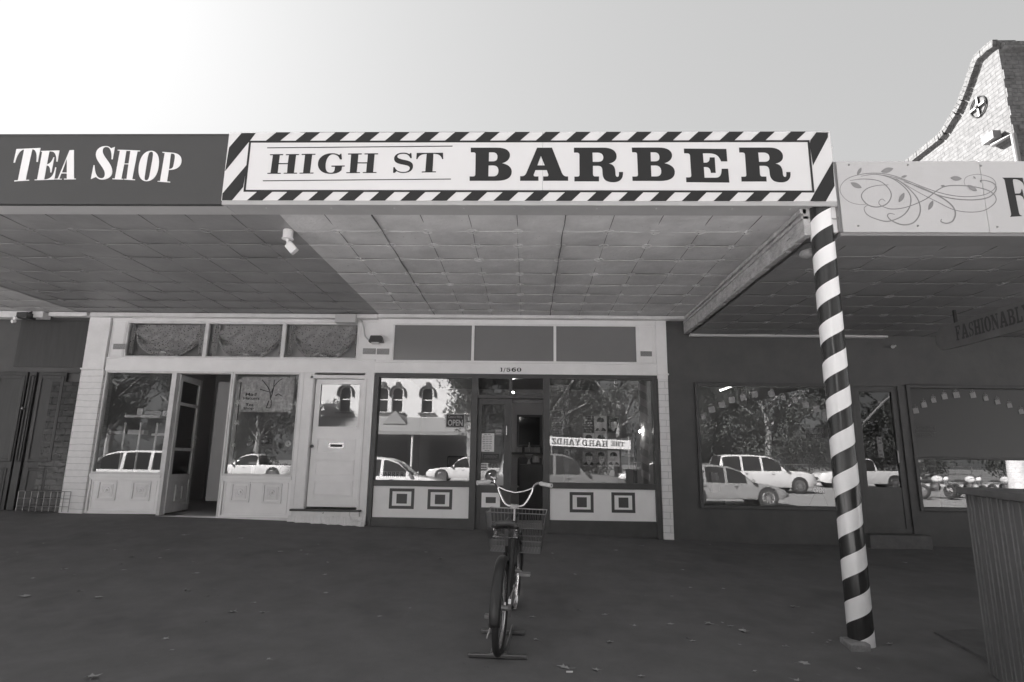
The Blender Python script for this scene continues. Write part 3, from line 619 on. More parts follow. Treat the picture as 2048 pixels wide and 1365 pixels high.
# transom windows with swagged curtains
mul = [-6.70, -5.345, -4.045, -2.79]
for k in range(3):
    x0, x1 = mul[k], mul[k+1]
    w_ = window(tea, x0, x1, 1.61, 2.225, 9.5, M['trim'], M['glass_dim'], .03, .05, .015)
    # swag curtain, a draped cloth
    mb = MB(); nu, nv = 48, 18; wd = x1-x0-.06; cx = (x0+x1)/2+(-.03 if k == 0 else .01); vs = []
    top = 2.20; drop = .53 if k else .50
    for j in range(nv+1):
        v = j/nv
        for i in range(nu+1):
            u = i/nu*2-1
            half = wd/2*(.995-.02*v)
            x = cx+u*half*(1-.10*v*v)
            sag = drop*math.sqrt(max(0, 1-abs(u)**2.2))+.05
            z = top-sag*v-(.012*sin(u*9+v*7) if v > .3 else 0)
            y = 9.64+.06*sin(u*13*(1-.35*v)+v*5)*(.35+v)+.06*sin(v*20-abs(u)*8)*v*(1-u*u*.6)
            vs.append((x, y, z))
    mb.add(vs, [(j*(nu+1)+i, j*(nu+1)+i+1, (j+1)*(nu+1)+i+1, (j+1)*(nu+1)+i) for j in range(nv) for i in range(nu)])
    for jj, rr in ((nv, .016), (nv-2, .012), (nv-4, .009)): mb.tube([Vector(vs[jj*(nu+1)+i])+Vector((0, -.012, 0)) for i in range(0, nu+1, 2)], rr, 6)
    # gathered tails at both ends
    for s in (-1, 1):
        vt = []; 
        for j in range(9):
            for i in range(9):
                v = j/8; xx = cx+s*(wd/2-.01-(.10+.03*sin(k*2+s))*i/8*(1-.3*v)); vt.append((xx, 9.585+.02*sin(i*1.9), top-v*(.50+.02*sin(i+k))))
        mb.add(vt, [(j*9+i, j*9+i+1, (j+1)*9+i+1, (j+1)*9+i) for j in range(8) for i in range(8)])
    cu = mb.build('curtain', M['cloth'], None, sm=True, ang=80)
    tag(cu, ['flowered swag curtain in the left upper window, beside the vent', 'flowered swag curtain in the middle upper window above the open door', 'flowered swag curtain in the right upper window under the junction box'][k], 'curtain', 'swag curtains in the tea shop')
    mb = MB(); mb.box(x0, x1, 9.73, 9.75, 1.60, 2.24); mb.build('backing_board', M['paper'] if k else M['room_mid'], tea)
# the two display windows and stall risers
def rosette(mb, cx, cz, s, Y):
    mb.frame(cx-s, cx+s, Y-.022, Y, cz-s, cz+s, s*.22); mb.box(cx-s*.62, cx+s*.62, Y-.012, Y, cz-s*.62, cz+s*.62)
    mb.frame(cx-s*.5, cx+s*.5, Y-.02, Y-.012, cz-s*.5, cz+s*.5, s*.1)
    mb.ring((cx, Y-.014, cz), (0, 1, 0), s*.3, .009, 18, 6); mb.sphere((cx, Y-.014, cz), s*.14, 8, 6)
for (x0, x1, zb) in ((-6.945, -5.80, -.875), (-4.815, -3.70, -.905)):
    window(tea, x0, x1, -.27, 1.385, 9.5, M['trim'], M['glass'], .03, .06, .02)
    mb = MB(); mb.box(x0, x1, 9.46, 9.6, -.325, -.27); mb.build('sill', M['white'], tea, bevel=.004)
    mb = MB(); mb.box(x0+.02, x1-.02, 9.50, 9.56, zb, -.325); mb.frame(x0, x1, 9.475, 9.5, zb, -.325, .035); mb.frame(x0+.05, x1-.05, 9.488, 9.5, zb+.05, -.37, .02)
    mb.build('stall_riser', M['panelw'], tea, bevel=.003)
    c1 = PY(213, 981, 9.49) if x0 < -5 else PY(480, 985, 9.49); c2 = PY(281, 982, 9.49) if x0 < -5 else PY(543.5, 987, 9.49)
    for c in (c1, c2): mb = MB(); rosette(mb, c.x, c.z, .155, 9.50); mb.build('rosette_tile', M['white'], tea, bevel=.002)
mb = MB(); mb.box(-3.70, -3.47, 9.47, 9.6, -.9, 1.385); mb.box(-3.66, -3.635, 9.462, 9.47, -.88, 1.38); mb.box(-3.53, -3.475, 9.45, 9.47, -.74, 1.33); mb.build('post', M['white'], tea, bevel=.004)
mb = MB(); mb.box(-3.53, -2.50, 9.45, 9.5, 1.29, 1.345); mb.build('door_head', M['white'], tea, bevel=.004)
# open doorway and leaf
mb = MB(); mb.box(-5.80, -5.745, 9.47, 9.62, -.89, 1.385); mb.box(-4.845, -4.815, 9.47, 9.62, -.9, 1.385); mb.box(-5.745, -4.845, 9.47, 9.62, 1.355, 1.385); mb.build('door_frame', M['trim'], tea, bevel=.003)
mb = MB(); mb.box(-5.80, -3.47, 9.43, 9.62, -.97, -.895); mb.build('threshold', M['whited'], tea, bevel=.01)
lf = thing('door', 'tea shop door', 'door') ; lf.name = 'door'; lf.parent = tea; lf.location = Vector((-5.75, 9.58, -.87))-Vector((-4.9, FY, -.9)); ORG['door'] = (0,0,0)
del lf['label']; del lf['category']
lf.rotation_euler = (0, 0, rad(96))
def leaf_part(name, mb, m):
    o = mb.build(name, m, None, bevel=.002); o.parent = lf; return o
H = 2.22; Wd = .82
mb = MB(); ps = [(.08, .22, .50), (.5, .54, .56)]
st = .085; zs = [0, .12, .50, .58, .98, 1.05, 1.72, 1.78, 2.12, H]
mb.box(0, st, -.02, .02, 0, H); mb.box(Wd-st, Wd, -.02, .02, 0, H)
for a, b in ((0, .12), (.50, .60), (.98, 1.03), (1.72, 1.77), (2.12, H)): mb.box(st, Wd-st, -.018, .018, a, b)
mb.box(st, Wd-st, -.006, .006, .12, .5); leaf_part('door_leaf', mb, M['trim'])
for a, b in ((.60, .98), (1.03, 1.72), (1.77, 2.12)):
    mb = MB(); mb.quad((st, 0, a), (Wd-st, 0, a), (Wd-st, 0, b), (st, 0, b)); leaf_part('pane', mb, M['glassdoor'])
mb = MB(); mb.frame(.28, .54, -.03, -.006, .17, .43, .03); mb.box(.35, .47, -.02, -.006, .24, .36); leaf_part('rosette_tile', mb, M['trim'])
mb = MB(); mb.box(Wd-.06, Wd-.03, -.035, -.02, 1.08, 1.24); mb.tube([(Wd-.045, -.03, 1.18), (Wd-.045, -.07, 1.18), (Wd-.15, -.07, 1.18)], .008, 8); leaf_part('handle', mb, M['chrome'])
mb = MB(); pbox(mb, 437, 764, 456, 1003, 10.15, .045); mb.build('door_leaf', M['room_mid'], tea, bevel=.003)
# panelled side door
pd = MB(); X0, X1, Z0, Z1 = -3.455, -2.64, -.725, 1.285; DYY = 9.535
g0 = PY(637, 768, DYY); g1 = PY(720.5, 855, DYY); gl = (-3.37, -2.73, g1.z, g0.z)
pd.box(X0, gl[0], DYY, DYY+.04, Z0, Z1); pd.box(gl[1], X1, DYY, DYY+.04, Z0, Z1); pd.box(gl[0], gl[1], DYY, DYY+.04, gl[3], Z1); pd.box(gl[0], gl[1], DYY, DYY+.04, Z0, gl[2])
for ya, yb in ((878, 908), (920, 951), (962, 993)):
    za = PY(672, ya, DYY).z; zb_ = PY(672, yb, DYY).z; pd.frame(-3.375, -2.745, DYY-.012, DYY, zb_, za, .022); pd.box(-3.345, -2.775, DYY-.004, DYY, zb_+.03, za-.03)
pd = pd.build('panel_door', M['panelw'], tea, bevel=.004)
pane('pane', gl[0], gl[1], gl[2], gl[3], DYY+.015, M['glass'], pd)
mb = MB(); mb.frame(gl[0]-.015, gl[1]+.015, DYY-.01, DYY, gl[2]-.015, gl[3]+.015, .018); mb.build('glazing_bead', M['panelw'], pd)
mb = MB(); pbox(mb, 658, 886, 687, 897, DYY-.014, .012); mb.cm = 1; pbox(mb, 661, 889, 684, 894.5, DYY-.017, .004); mb.build('letter_slot', [M['chrome'], M['ink']], pd)
k_ = PY(625, 893, DYY); mb = MB(); mb.lathe((k_.x, DYY, k_.z), (0, -1, 0), [(0, .022), (.006, .022), (.008, .010), (.03, .010), (.034, .024), (.05, .024), (.056, .012)], 14); mb.build('door_knob', M['dkpl'], pd, sm=True)
mb = MB(); mb.box(-2.64, -2.485, 9.455, 9.6, -.98, 1.385); mb.box(-2.64, -2.60, 9.44, 9.455, -.76, 1.30); mb.build('side_trim', M['white'], tea, bevel=.004)
mb = MB(); mb.box(-3.66, -2.56, 9.38, 9.6, -.785, -.755); mb.build('step_mat', M['dkpl'], tea, bevel=.004)
mb = MB(); mb.box(-3.64, -2.58, 9.40, 9.6, -.86, -.786); mb.build('step', M['whited'], tea, bevel=.006)
mb = MB(); n_ = 24; 
tp = [(-3.68+1.2*i/n_, 9.405+.01*sin(i*2.1), -.858) for i in range(n_+1)]; bt = [(-3.68+1.2*i/n_, 9.36+.03*sin(i*1.3)+.015*sin(i*3.7), gz(-3.68+1.2*i/n_, 9.38)-.03) for i in range(n_+1)]
bk = [(x, 9.6, z) for x, y, z in tp]
mb.add(tp+bt+bk, [(i, n_+1+i, n_+2+i, i+1) for i in range(n_)]+[(i, i+1, 2*n_+3+i, 2*n_+2+i) for i in range(n_)]); mb.build('base_plaster', M['whited'], tea)
mb = MB(); p0 = PY(697, 1021, 9.40); p1 = PY(700, 1040, 9.37); p2 = PY(731, 1044, 9.37); mb.tube([p0, p0.lerp(p1, .8), p1, p2], .012, 8); mb.build('pipe', M['whited'], tea)
# inside of the tea shop
mb = MB(); mb.box(-7.3, -2.6, 13.5, 13.6, -.9, 2.32); mb.box(-7.33, -7.25, 9.6, 13.5, -.9, 2.32); mb.box(-2.6, -2.52, 9.6, 13.5, -.9, 2.32); mb.build('inner_wall', M['room'], tea)
mb = MB(); mb.box(-7.3, -2.6, 9.6, 13.6, -.93, -.895); mb.build('floor', M['room'], tea)
mb = MB(); mb.box(-7.3, -2.6, 9.82, 13.6, 2.3, 2.33); mb.box(-7.3, -2.6, 9.62, 9.68, 1.40, 1.58); mb.build('ceiling', M['room'], tea)

# things in the tea shop windows
def card(name, x0, y0, x1, y1, Y, m, label, cat_, th=.003, group=None):
    a = PY(x0, y0, Y); b = PY(x1, y1, Y)
    r = thing(name, label, cat_, ((a.x+b.x)/2, Y, b.z), group); mb = MB(); mb.box(a.x, b.x, Y, Y+th, b.z, a.z); mb.build('sheet', m, r); return r, a, b
def lines(par, a, b, Y, rows, m, inset=.12, hgt=.35):
    mb = MB(); H_ = (a.z-b.z); W_ = b.x-a.x
    for i, wd in enumerate(rows):
        if wd <= 0: continue
        z = a.z-H_*(i+.6)/(len(rows)+.2); h_ = H_/(len(rows)+.2)*hgt
        n = 3 if wd > .5 else 2; x = a.x+W_*(.5-wd/2)
        for q in range(n): xx = x+W_*wd*q/n; mb.box(xx, xx+W_*wd/n*.86, Y-.0015, Y-.0005, z-h_/2, z+h_/2)
    mb.build('print', m, par)
po, a, b = card('poster', 485, 754, 584, 825, 9.57, mat('poster_grey', .6, .7, .3, 14, tint=(1, .985, .99)), 'large grey tea shop poster with a bare tree and lettering behind glass', 'poster')
for s, px, py, h_, w_ in (('Mad', 502, 789, .05, .18), ('Hatters', 503, 797, .045, .27), ('Tea', 499, 810, .05, .13), ('Shop', 497, 817.5, .05, .17)):
    c = PY(px, py, 9.568); text('lettering', s, (c.x, 9.568, c.z), h_, M['ink'], po, w_, bold=.02)
mb = MB()
def b2(x, y): p = PY(440+x/5.933, 730+y/5.933, 9.567); return (p.x, 9.567, p.z)
for P in ([(600,415),(595,340),(570,270),(500,180)], [(610,330),(640,260),(690,200),(740,165)], [(600,400),(630,300),(645,180)], [(580,320),(520,305),(475,290)], [(580,425),(550,510)], [(610,420),(600,505),(550,510)], [(690,345),(655,372)], [(690,345),(740,375)]):
    mb.tube([b2(*q) for q in cat(P, 4)], .006, 5)
mb.build('tree_drawing', M['ink'], po)
sf_pts = [(598,766,.05),(596,787,.025),(593,808,.045),(592,830,.022),(589,850,.042),(481,762,.03),(477,806,.05),(474,846,.045),(468,891,.035),(462,927,.035)]
proto = None
for i, (px, py, R_) in enumerate(sf_pts):
    c = PY(px, py, 9.545)
    if proto is None:
        mb = MB()
        for k in range(6):
            ca, sa = cos(k*pi/3+.2), sin(k*pi/3+.2); mb.obox((ca*.5, 0, sa*.5), (ca*.5, 0, sa*.5), (0, .03, 0), (-sa*.11, 0, ca*.11)); mb.obox((ca*.72, 0, sa*.72), (-sa*.3, 0, ca*.3), (0, .028, 0), (ca*.11, 0, sa*.11))
        proto = mb.build('snowflake', M['plw']); o = proto
    else: o = proto.copy(); COL.objects.link(o)
    o.location = c; o.scale = (R_, R_, R_)
    tag(o, 'white paper snowflake hanging at the right edge of the poster window' if i < 5 else 'white paper snowflake hanging at the left edge of the poster window', 'decoration', 'paper snowflakes in the tea shop window')
# white rods on stand in the left window
rk = thing('display_rack', 'white rods and shelf standing inside the left tea shop window', 'rack', (-6.5, 9.8, -.25))
for (xa, xb) in ((253, 237), (284, 268.5), (317, 301.5)):
    p = PY((xa+xb)/2, 893, 9.6); mb = MB(); mb.box(p.x-.014, p.x+.014, 9.59, 9.61, PY(xb, 943, 9.6).z, PY(xa, 846, 9.6).z); mb.build('rod', M['plw'], rk)
mb = MB(); pbox(mb, 250, 830, 319, 836, 9.78, .2); mb.build('shelf', M['plw'], rk, bevel=.003)
for i, (x0, y0, x1, y1) in enumerate(((217, 862, 241, 868), (256, 860, 287, 869), (303, 867, 332, 872))):
    mb = MB(); pbox(mb, x0, y0, x1, y1, 9.82, .12); mb.build('ledge', M['plw'], rk)
for i, (x0, y0, x1, y1) in enumerate(((275, 817, 284, 830), (289, 822, 322, 830))):
    mb = MB(); pbox(mb, x0, y0, x1, y1, 9.80, .08); o = mb.build('box', [M['plw'], M['paperg']][i], None, bevel=.003); tag(o, ['small upright white box on the window shelf', 'long low grey box on the window shelf'][i], 'box')
po, a, b = card('price_card', 326, 822, 338, 833, 9.57, M['paper'], 'small white card marked 0 beside the open tea shop door', 'card')
text('number', '0', ((a.x+b.x)/2, 9.568, (a.z+b.z)/2), .07, M['ink'], po, .04)
mb = MB(); pbox(mb, 497, 924, 517, 929, 9.8, .2); mb.box(PY(503, 929, 9.85).x, PY(509, 929, 9.85).x, 9.85, 9.9, -.24, PY(503, 929, 9.85).z); o = mb.build('small_table', M['plw'], None, bevel=.003); tag(o, 'small white pedestal table inside the poster window', 'table')
c = PY(577, 888, 9.7); ck = thing('clock', 'round pale clock standing low in the poster window', 'clock', c)
mb = MB(); mb.disc(c, (0, 1, 0), .055, .03, 20); mb.build('case', M['plastic'], ck)
mb = MB(); mb.disc(c+Vector((0, -.017, 0)), (0, 1, 0), .045, .004, 20); mb.build('face', M['paper'], ck)
mb = MB(); mb.obox(c+Vector((0, -.021, .015)), (.003, 0, 0), (0, .001, 0), (0, 0, .018)); mb.obox(c+Vector((.01, -.021, 0)), (.012, 0, 0), (0, .001, 0), (0, 0, .003)); mb.build('hand', M['ink'], ck)
for i, (px, py, r_) in enumerate(((545, 930, .09), (570, 935, .08), (500, 885, .06), (530, 880, .07))):
    c = PY(px, py, 9.85); pt = thing('ornament', ['round dark ornament left of the clock on the window floor', 'round dark ornament at the right corner of the window floor', 'small pale jug shaped ornament under the poster left', 'small pale jug shaped ornament under the poster middle'][i], 'ornament', c)
    mb = MB(); mb.lathe(c+Vector((0, 0, -r_)), (0, 0, 1), [(0, r_*.5), (r_*.3, r_*.9), (r_*.9, r_), (r_*1.4, r_*.5), (r_*1.6, r_*.35), (r_*1.9, r_*.45)], 14); mb.build('body', M['wall_dark'] if i < 2 else M['room_mid'], pt, sm=True)
    mb = MB(); mb.ring(c+Vector((r_*1.1, 0, 0)), (0, 1, 0), r_*.4, r_*.1, 12, 5); mb.build('handle', M['wall_dark'] if i < 2 else M['room_mid'], pt)

# small fittings
jb = MB(); pbox(jb, 670, 628, 711, 645, 9.28, .14); o = jb.build('junction_box', M['plastic'], None, bevel=.008); tag(o, 'grey junction box on the trim above the right curtain', 'box')
fl = thing('wall_lamp', 'small black lamp on the wall between the two shopfronts', 'lamp', PY(748, 677, 9.4))
mb = MB(); a = PY(737, 671, 9.33); b = PY(765, 684, 9.33); mb.add([(a.x+.03, 9.33, a.z), (b.x-.03, 9.33, a.z), (b.x, 9.33, b.z), (a.x, 9.33, b.z), (a.x+.03, 9.46, a.z), (b.x-.03, 9.46, a.z), (b.x, 9.46, b.z), (a.x, 9.46, b.z)], [(0,1,2,3),(7,6,5,4),(0,4,5,1),(1,5,6,2),(2,6,7,3),(3,7,4,0)]); mb.build('housing', M['dkpl'], fl, bevel=.008)
mb = MB(); pbox(mb, 743, 683, 757, 688, 9.35, .06); mb.build('lens', M['plastic'], fl)
mb = MB(); mb.tube([PY(*q, 9.44) for q in cat([(711, 636), (722, 640), (727, 655), (730, 672), (738, 681)], 5)], .012, 8); o = mb.build('cable', M['plastic'], None); tag(o, 'grey cable looping from junction box down to the black lamp', 'cable')
mb = MB(); mb.tube([PY(*q, 9.36) for q in ((265, 636), (400, 634.5), (560, 633.5), (668, 634))], .010, 6); o = mb.build('conduit', M['trim'], None); tag(o, 'thin conduit running along the trim above the curtains', 'pipe')
sl_ = thing('security_light', 'white swivel security light on the awning joint above the tea shop', 'light', PZ(577, 461, 2.35))
c = PZ(577, 461, 2.345); mb = MB(); mb.lathe(c, (0, 0, -1), [(0, .05), (.01, .052), (.085, .052), (.09, .06), (.10, .06), (.105, .02)], 16); mb.build('mount', M['plw'], sl_, sm=True)
mb = MB(); e = c+Vector((.01, 0, -.15)); mb.tube([c+Vector((0, 0, -.10)), e], .016, 8); mb.sphere(e, .022, 8, 6); mb.build('arm', M['plw'], sl_)
mb = MB(); mb.obox(e+Vector((.045, -.01, -.05)), (.030, 0, .030), (0, .035, 0), (.038, 0, -.042)); mb.build('head', M['plw'], sl_, bevel=.008)
sc = thing('security_camera', 'dark security camera with pale lens at the far left eave', 'camera', PY(35, 632, 9.2))
mb = MB(); pbox(mb, 33, 624, 52, 636, 9.15, .2); mb.tube([PY(52, 630, 9.2), PY(66, 624, 9.3)], .02, 6); mb.build('housing', M['dkpl'], sc, bevel=.01)
mb = MB(); p = PY(27, 643, 9.1); mb.disc(p, (.3, 1, .3), .028, .05, 14); mb.disc(PY(30, 637, 9.12), (.3, 1, .3), .03, .03, 12); mb.build('lens', M['plw'], sc)

# ================================================================== BARBER SHOP
bs = thing('barber_shop', 'barber shopfront with black frames and square patterned lower panels', 'shop', (-.2, FY, -1.0))
mb = MB(); mb.box(-2.49, 2.07, 9.455, 9.6, 1.39, 1.56); mb.box(-2.49, 2.07, 9.44, 9.6, 1.56, 1.585); mb.build('lintel', M['white'], bs, bevel=.004)
mb = MB(); mb.box(-2.49, 2.07, 9.47, 9.6, 2.215, 2.30); mb.build('top_rail', M['white'], bs, bevel=.004)
mb = MB(); mb.box(-2.785, -2.22, 9.472, 9.6, 1.586, 2.2250); mb.frame(-2.77, -2.30, 9.466, 9.472, 1.60, 2.2, .012); mb.box(-2.77, -2.30, 9.465, 9.472, 1.79, 1.80); mb.build('vent_panel', M['white'], bs, bevel=.002)
vent(726, 697, 751, 709, bs); vent(754, 697.5, 778, 709.5, bs)
mb = MB(); mb.box(1.775, 2.07, 9.475, 9.6, 1.586, 2.215); mb.frame(1.80, 2.03, 9.468, 9.475, 1.60, 2.2, .012); mb.box(1.80, 2.03, 9.467, 9.475, 1.79, 1.80); mb.build('vent_panel', M['white'], bs, bevel=.002)
vent(1281, 703, 1304, 713, bs)
mu = [-2.225, -.905, .435, 1.775]
for k in range(3):
    mb = MB(); mb.frame(mu[k], mu[k+1], 9.478, 9.56, 1.586, 2.218, .022); w_ = mb.build('window', M['white'], bs, bevel=.002)
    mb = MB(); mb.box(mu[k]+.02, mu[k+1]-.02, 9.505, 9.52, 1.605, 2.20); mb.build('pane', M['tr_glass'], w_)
mb = MB(); mb.box(2.065, 2.235, 9.44, 9.75, 1.33, 2.30); mb.box(2.06, 2.25, 9.42, 9.75, 1.395, 1.42); mb.build('pilaster', M['white'], bs, bevel=.005)
mb = MB(); mb.box(2.075, 2.235, 9.445, 9.75, -1.14, 1.33); mb.build('pilaster', M['pbrick'], bs, bevel=.008)
mb = MB(); mb.box(-2.475, 2.065, 9.45, 9.6, 1.325, 1.388); mb.box(-2.475, -2.405, 9.45, 9.6, -1.06, 1.325); mb.box(1.985, 2.065, 9.45, 9.6, -1.13, 1.325)
mb.box(-.90, -.80, 9.45, 9.6, -1.06, 1.325); mb.box(.245, .352, 9.45, 9.6, -1.06, 1.325)
for x0, x1 in ((-2.405, -.90), (.352, 1.985)): mb.box(x0, x1, 9.455, 9.6, -.39, -.303); mb.box(x0, x1, 9.46, 9.6, -1.1, -.865)
mb.build('shop_frame', M['black'], bs, bevel=.004)
mb = MB(); mb.box(-2.40, .35, 9.60, 9.63, .80, .815) if False else mb.box(-.80, .245, 9.47, 9.6, 1.0, 1.05); mb.build('transom_bar', M['black'], bs, bevel=.003)
pane('pane', -2.405, -.90, -.303, 1.325, 9.53, M['glass'], bs); pane('pane', .352, 1.985, -.303, 1.325, 9.53, M['glass'], bs)
for x0, x1 in ((-2.405, -.90), (.352, 1.985)):
    mb = MB(); mb.box(x0+.004, x1-.004, 9.49, 9.56, -.863, -.392); mb.build('stall_riser', M['panelw'], bs)
def square(x0, y0, x1, y1, i0, j0, i1, j1, outer, Y=9.488):
    a = PY(x0, y0, Y); b = PY(x1, y1, Y); mb = MB()
    if outer: mb.frame(a.x, b.x, Y-.004, Y+.002, b.z, a.z, .045)
    c = PY(i0, j0, Y); d = PY(i1, j1, Y); mb.box(c.x, d.x, Y-.004, Y+.002, d.z, c.z); return mb.build('square_motif', M['black'], bs)
square(779.6, 977, 827.3, 1018.6, 793.5, 988, 813.5, 1007.7, True); square(856, 978.7, 903.7, 1019.6, 870.2, 989.6, 889.8, 1009, True)
square(1139.2, 984.4, 1187.4, 1025.8, 1153.7, 994.8, 1173.7, 1015.1, True); square(1222.6, 985.1, 1270.8, 1026.5, 1237, 995.5, 1257, 1016, True)
# door leaf (left) and open doorway (right)
dl = thing('d', 'x y z w', 'd'); dl.name = 'door'; ORG[dl.name] = (-.6, 9.5, -1.05); dl.parent = bs; dl.location = Vector((-.6, 9.5, -1.05))-Vector((-.2, FY, -1.0)); del dl['label']; del dl['category']
mb = MB(); mb.box(-.80, -.73, 9.52, 9.57, -1.03, 1.0); mb.box(-.37, -.30, 9.52, 9.57, -1.03, 1.0); mb.box(-.73, -.37, 9.52, 9.57, -1.03, -.36); mb.box(-.73, -.37, 9.52, 9.57, .90, 1.0); mb.build('door_leaf', M['black'], dl, bevel=.003)
pane('pane', -.73, -.37, -.36, .90, 9.545, M['glassdoor'], dl)
pane('pane', -.80, -.30, 1.05, 1.325, 9.545, M['glassdoor'], bs)
mb = MB(); mb.box(-.30, -.25, 9.50, 9.57, -1.03, 1.325); mb.build('door_post', M['black'], bs)
a = PY(963.3, 985.8, 9.515); b = PY(999.7, 1015.7, 9.515); mb = MB(); mb.frame(a.x, b.x, 9.512, 9.52, b.z, a.z, .065); mb.build('square_motif', M['panelw'], dl)
p = PY(1013.5, 850, 9.5); q = PY(1013.5, 873, 9.5); mb = MB(); mb.tube([(p.x, 9.52, p.z), (p.x, 9.47, p.z-.02), (p.x, 9.47, q.z+.02), (p.x, 9.52, q.z)], .011, 8); mb.build('handle', M['chrome'], dl, sm=True)
p = PY(1007, 879, 9.5)
# street number
mb = MB()
for g in (["M520 283 L622 274 L622 455 L645 480 L518 480 L562 452 L562 310 L520 303 Z"], ["M760 285 L800 283 L715 508 L685 508 Z"],
          ["M850 285 L1010 285 L1040 318 L885 318 L885 350 C960 335 1045 350 1048 395 C1048 450 1000 488 930 488 C880 488 845 465 845 435 C845 405 900 400 905 430 C905 455 920 462 940 455 C985 440 985 385 940 375 C910 370 890 375 870 385 L852 375 Z"],
          ["M1325 290 L1325 320 C1280 300 1215 300 1190 345 C1230 325 1335 335 1335 410 C1335 460 1280 490 1215 488 C1150 486 1095 440 1100 380 C1105 310 1180 270 1250 272 C1290 273 1310 280 1325 290 Z", "M1188 400 C1188 360 1250 350 1255 405 C1255 465 1190 465 1188 400 Z"],
          ["M1490 278 C1560 278 1605 320 1605 385 C1605 445 1555 490 1490 490 C1420 490 1375 445 1375 385 C1375 320 1420 278 1490 278 Z", "M1490 290 C1455 290 1450 340 1450 385 C1450 430 1455 478 1490 478 C1520 478 1528 430 1528 385 C1528 340 1520 290 1490 290 Z"]):
    glyph_px(mb, g, 980, 725, 25.6, 9.453, .002)
mb.build('street_number', M['ink'], bs)
# inside
mb = MB(); mb.box(-2.45, 2.05, 13.4, 13.5, -1.05, 2.3); mb.box(-2.47, -2.41, 9.62, 13.4, -1.05, 2.3); mb.box(1.99, 2.06, 9.62, 13.4, -1.05, 2.3); mb.build('inner_wall', M['room'], bs)
mb = MB(); mb.box(-2.45, 2.05, 9.6, 13.5, -1.08, -1.05); mb.build('floor', M['room'], bs)
mb = MB(); mb.box(-2.45, 2.05, 9.6, 13.5, 1.62, 1.66); mb.build('ceiling', M['room_mid'], bs)
mb = MB(); pbox(mb, 1020, 787, 1092, 807, 9.62, .02); mb.build('blind', mat('blind', .16, .7), bs)
mb = MB(); x = PY(1134, 850, 9.75); mb.box(PY(1128, 870, 9.75).x, PY(1138, 870, 9.75).x, 9.75, 9.8, -.30, 1.25); mb.box(.36, PY(1138, 870, 9.75).x, 9.752, 9.798, 1.17, 1.26); mb.box(.36, PY(1128, 870, 9.75).x, 9.76, 9.79, .83, .86); mb.build('reflected_frame', mat('reflected_frame', .3, .6), bs)  # solid grey frame added for a door frame's reflection in the glass
mb = MB(); mb.box(PY(1266, 900, 9.62).x, PY(1273, 900, 9.62).x, 9.62, 9.66, -.30, .65); mb.build('reflected_post', M['black'], bs)  # dark post added in place of a post's reflection
for i, (px, py, YY) in enumerate(((1025, 787, 10.4), (1280, 863, 10.4))):  # second bulb is added where the glass mirrors a bulb
    c = PY(px, py, YY); lb = thing('light_bulb', ['bare glowing bulb hanging inside the barber doorway', 'glowing bulb added behind the right barber window for a bulb reflection'][i], 'light', c)
    mb = MB(); mb.sphere(c, .028 if i == 0 else .019, 12, 8); mb.build('bulb', M['bulb'], lb, sm=True)
    mb = MB(); mb.tube([c+Vector((0, 0, .03)), c+Vector((0, 0, .09))], .016, 8); mb.tube([c+Vector((0, 0, .09)), (c.x, c.y, 1.62)], .004, 5); mb.build('cord', M['dkpl'], lb)
# signs and posters in the barber windows
po, a, b = card('open_sign', 892, 828, 929, 856, 9.515, M['ink'], 'Come in Were OPEN sign in the left barber window', 'sign')
mb = MB(); mb.frame(a.x, b.x, 9.512, 9.515, b.z, a.z, .012); mb.build('border', M['paperg'], po)
c = PY(910.5, 846, 9.513); text('lettering', 'OPEN', (c.x, 9.513, c.z), .10, M['paperg'], po, .24, bold=.03); c = PY(910.5, 834, 9.513); text('lettering', "Come in We're", (c.x, 9.513, c.z), .045, M['paperg'], po, .22)
po, a, b = card('window_sign', 757, 943, 810, 958, 9.54, M['paperg'], 'low sign lettered BARBER at the foot of the left window', 'sign')
mb = MB(); mb.frame(a.x, b.x, 9.535, 9.54, b.z, a.z, .008); mb.build('border', M['paper'], po)
mb = MB(); 
for i, ch in enumerate('BARBER'):
    wd, lo = SLAB[ch]; mb.poly([path(l, 4) for l in lo], lambda x, y, i=i: Vector((a.x+.02+i*.066+x*.00056, 9.537, b.z+.018+y*.00088)), (0, -1, 0), .002)
mb.build('lettering', M['ink'], po)
po, a, b = card('notice', 962, 867, 988, 904, 9.535, M['paper'], 'white price list taped inside the barber door glass', 'notice'); lines(po, a, b, 9.535, [.5, .7, .75, .7, .75, .7, .6, .7, .7, .4], M['inkg'])
po, a, b = card('notice', 966, 908, 998, 920, 9.535, M['ink'], 'dark plate lettered DIFFERENT on the barber door', 'sign'); text('lettering', 'DIFFERENT', ((a.x+b.x)/2, 9.533, (a.z+b.z)/2), .045, M['inkg'], po, .21)
po, a, b = card('sticker', 961, 927, 975, 943, 9.535, M['paper'], 'small white striped sticker low on the barber door', 'sticker'); lines(po, a, b, 9.535, [.8, .8, .8], M['ink'], hgt=.5)
po, a, b = card('notice', 990, 859, 1005, 871, 9.535, M['inkg'], 'small grey card beside the barber door handle', 'notice'); lines(po, a, b, 9.535, [.8, .6], M['paperg'])
po, a, b = card('notice', 1103, 835, 1129, 871, 9.545, M['paperg'], 'grey typed notice at left of the right barber window', 'notice'); lines(po, a, b, 9.545, [.6, .8, .8, .7, .8, .8, .5], M['inkg'], hgt=.25)
po, a, b = card('notice', 1242, 876, 1268, 914, 9.60, M['paperg'], 'grey sheet behind the right end of the HARD YARDZ banner', 'notice'); lines(po, a, b, 9.60, [0, 0, 0, .7, .7, .5], M['inkg'], hgt=.25)
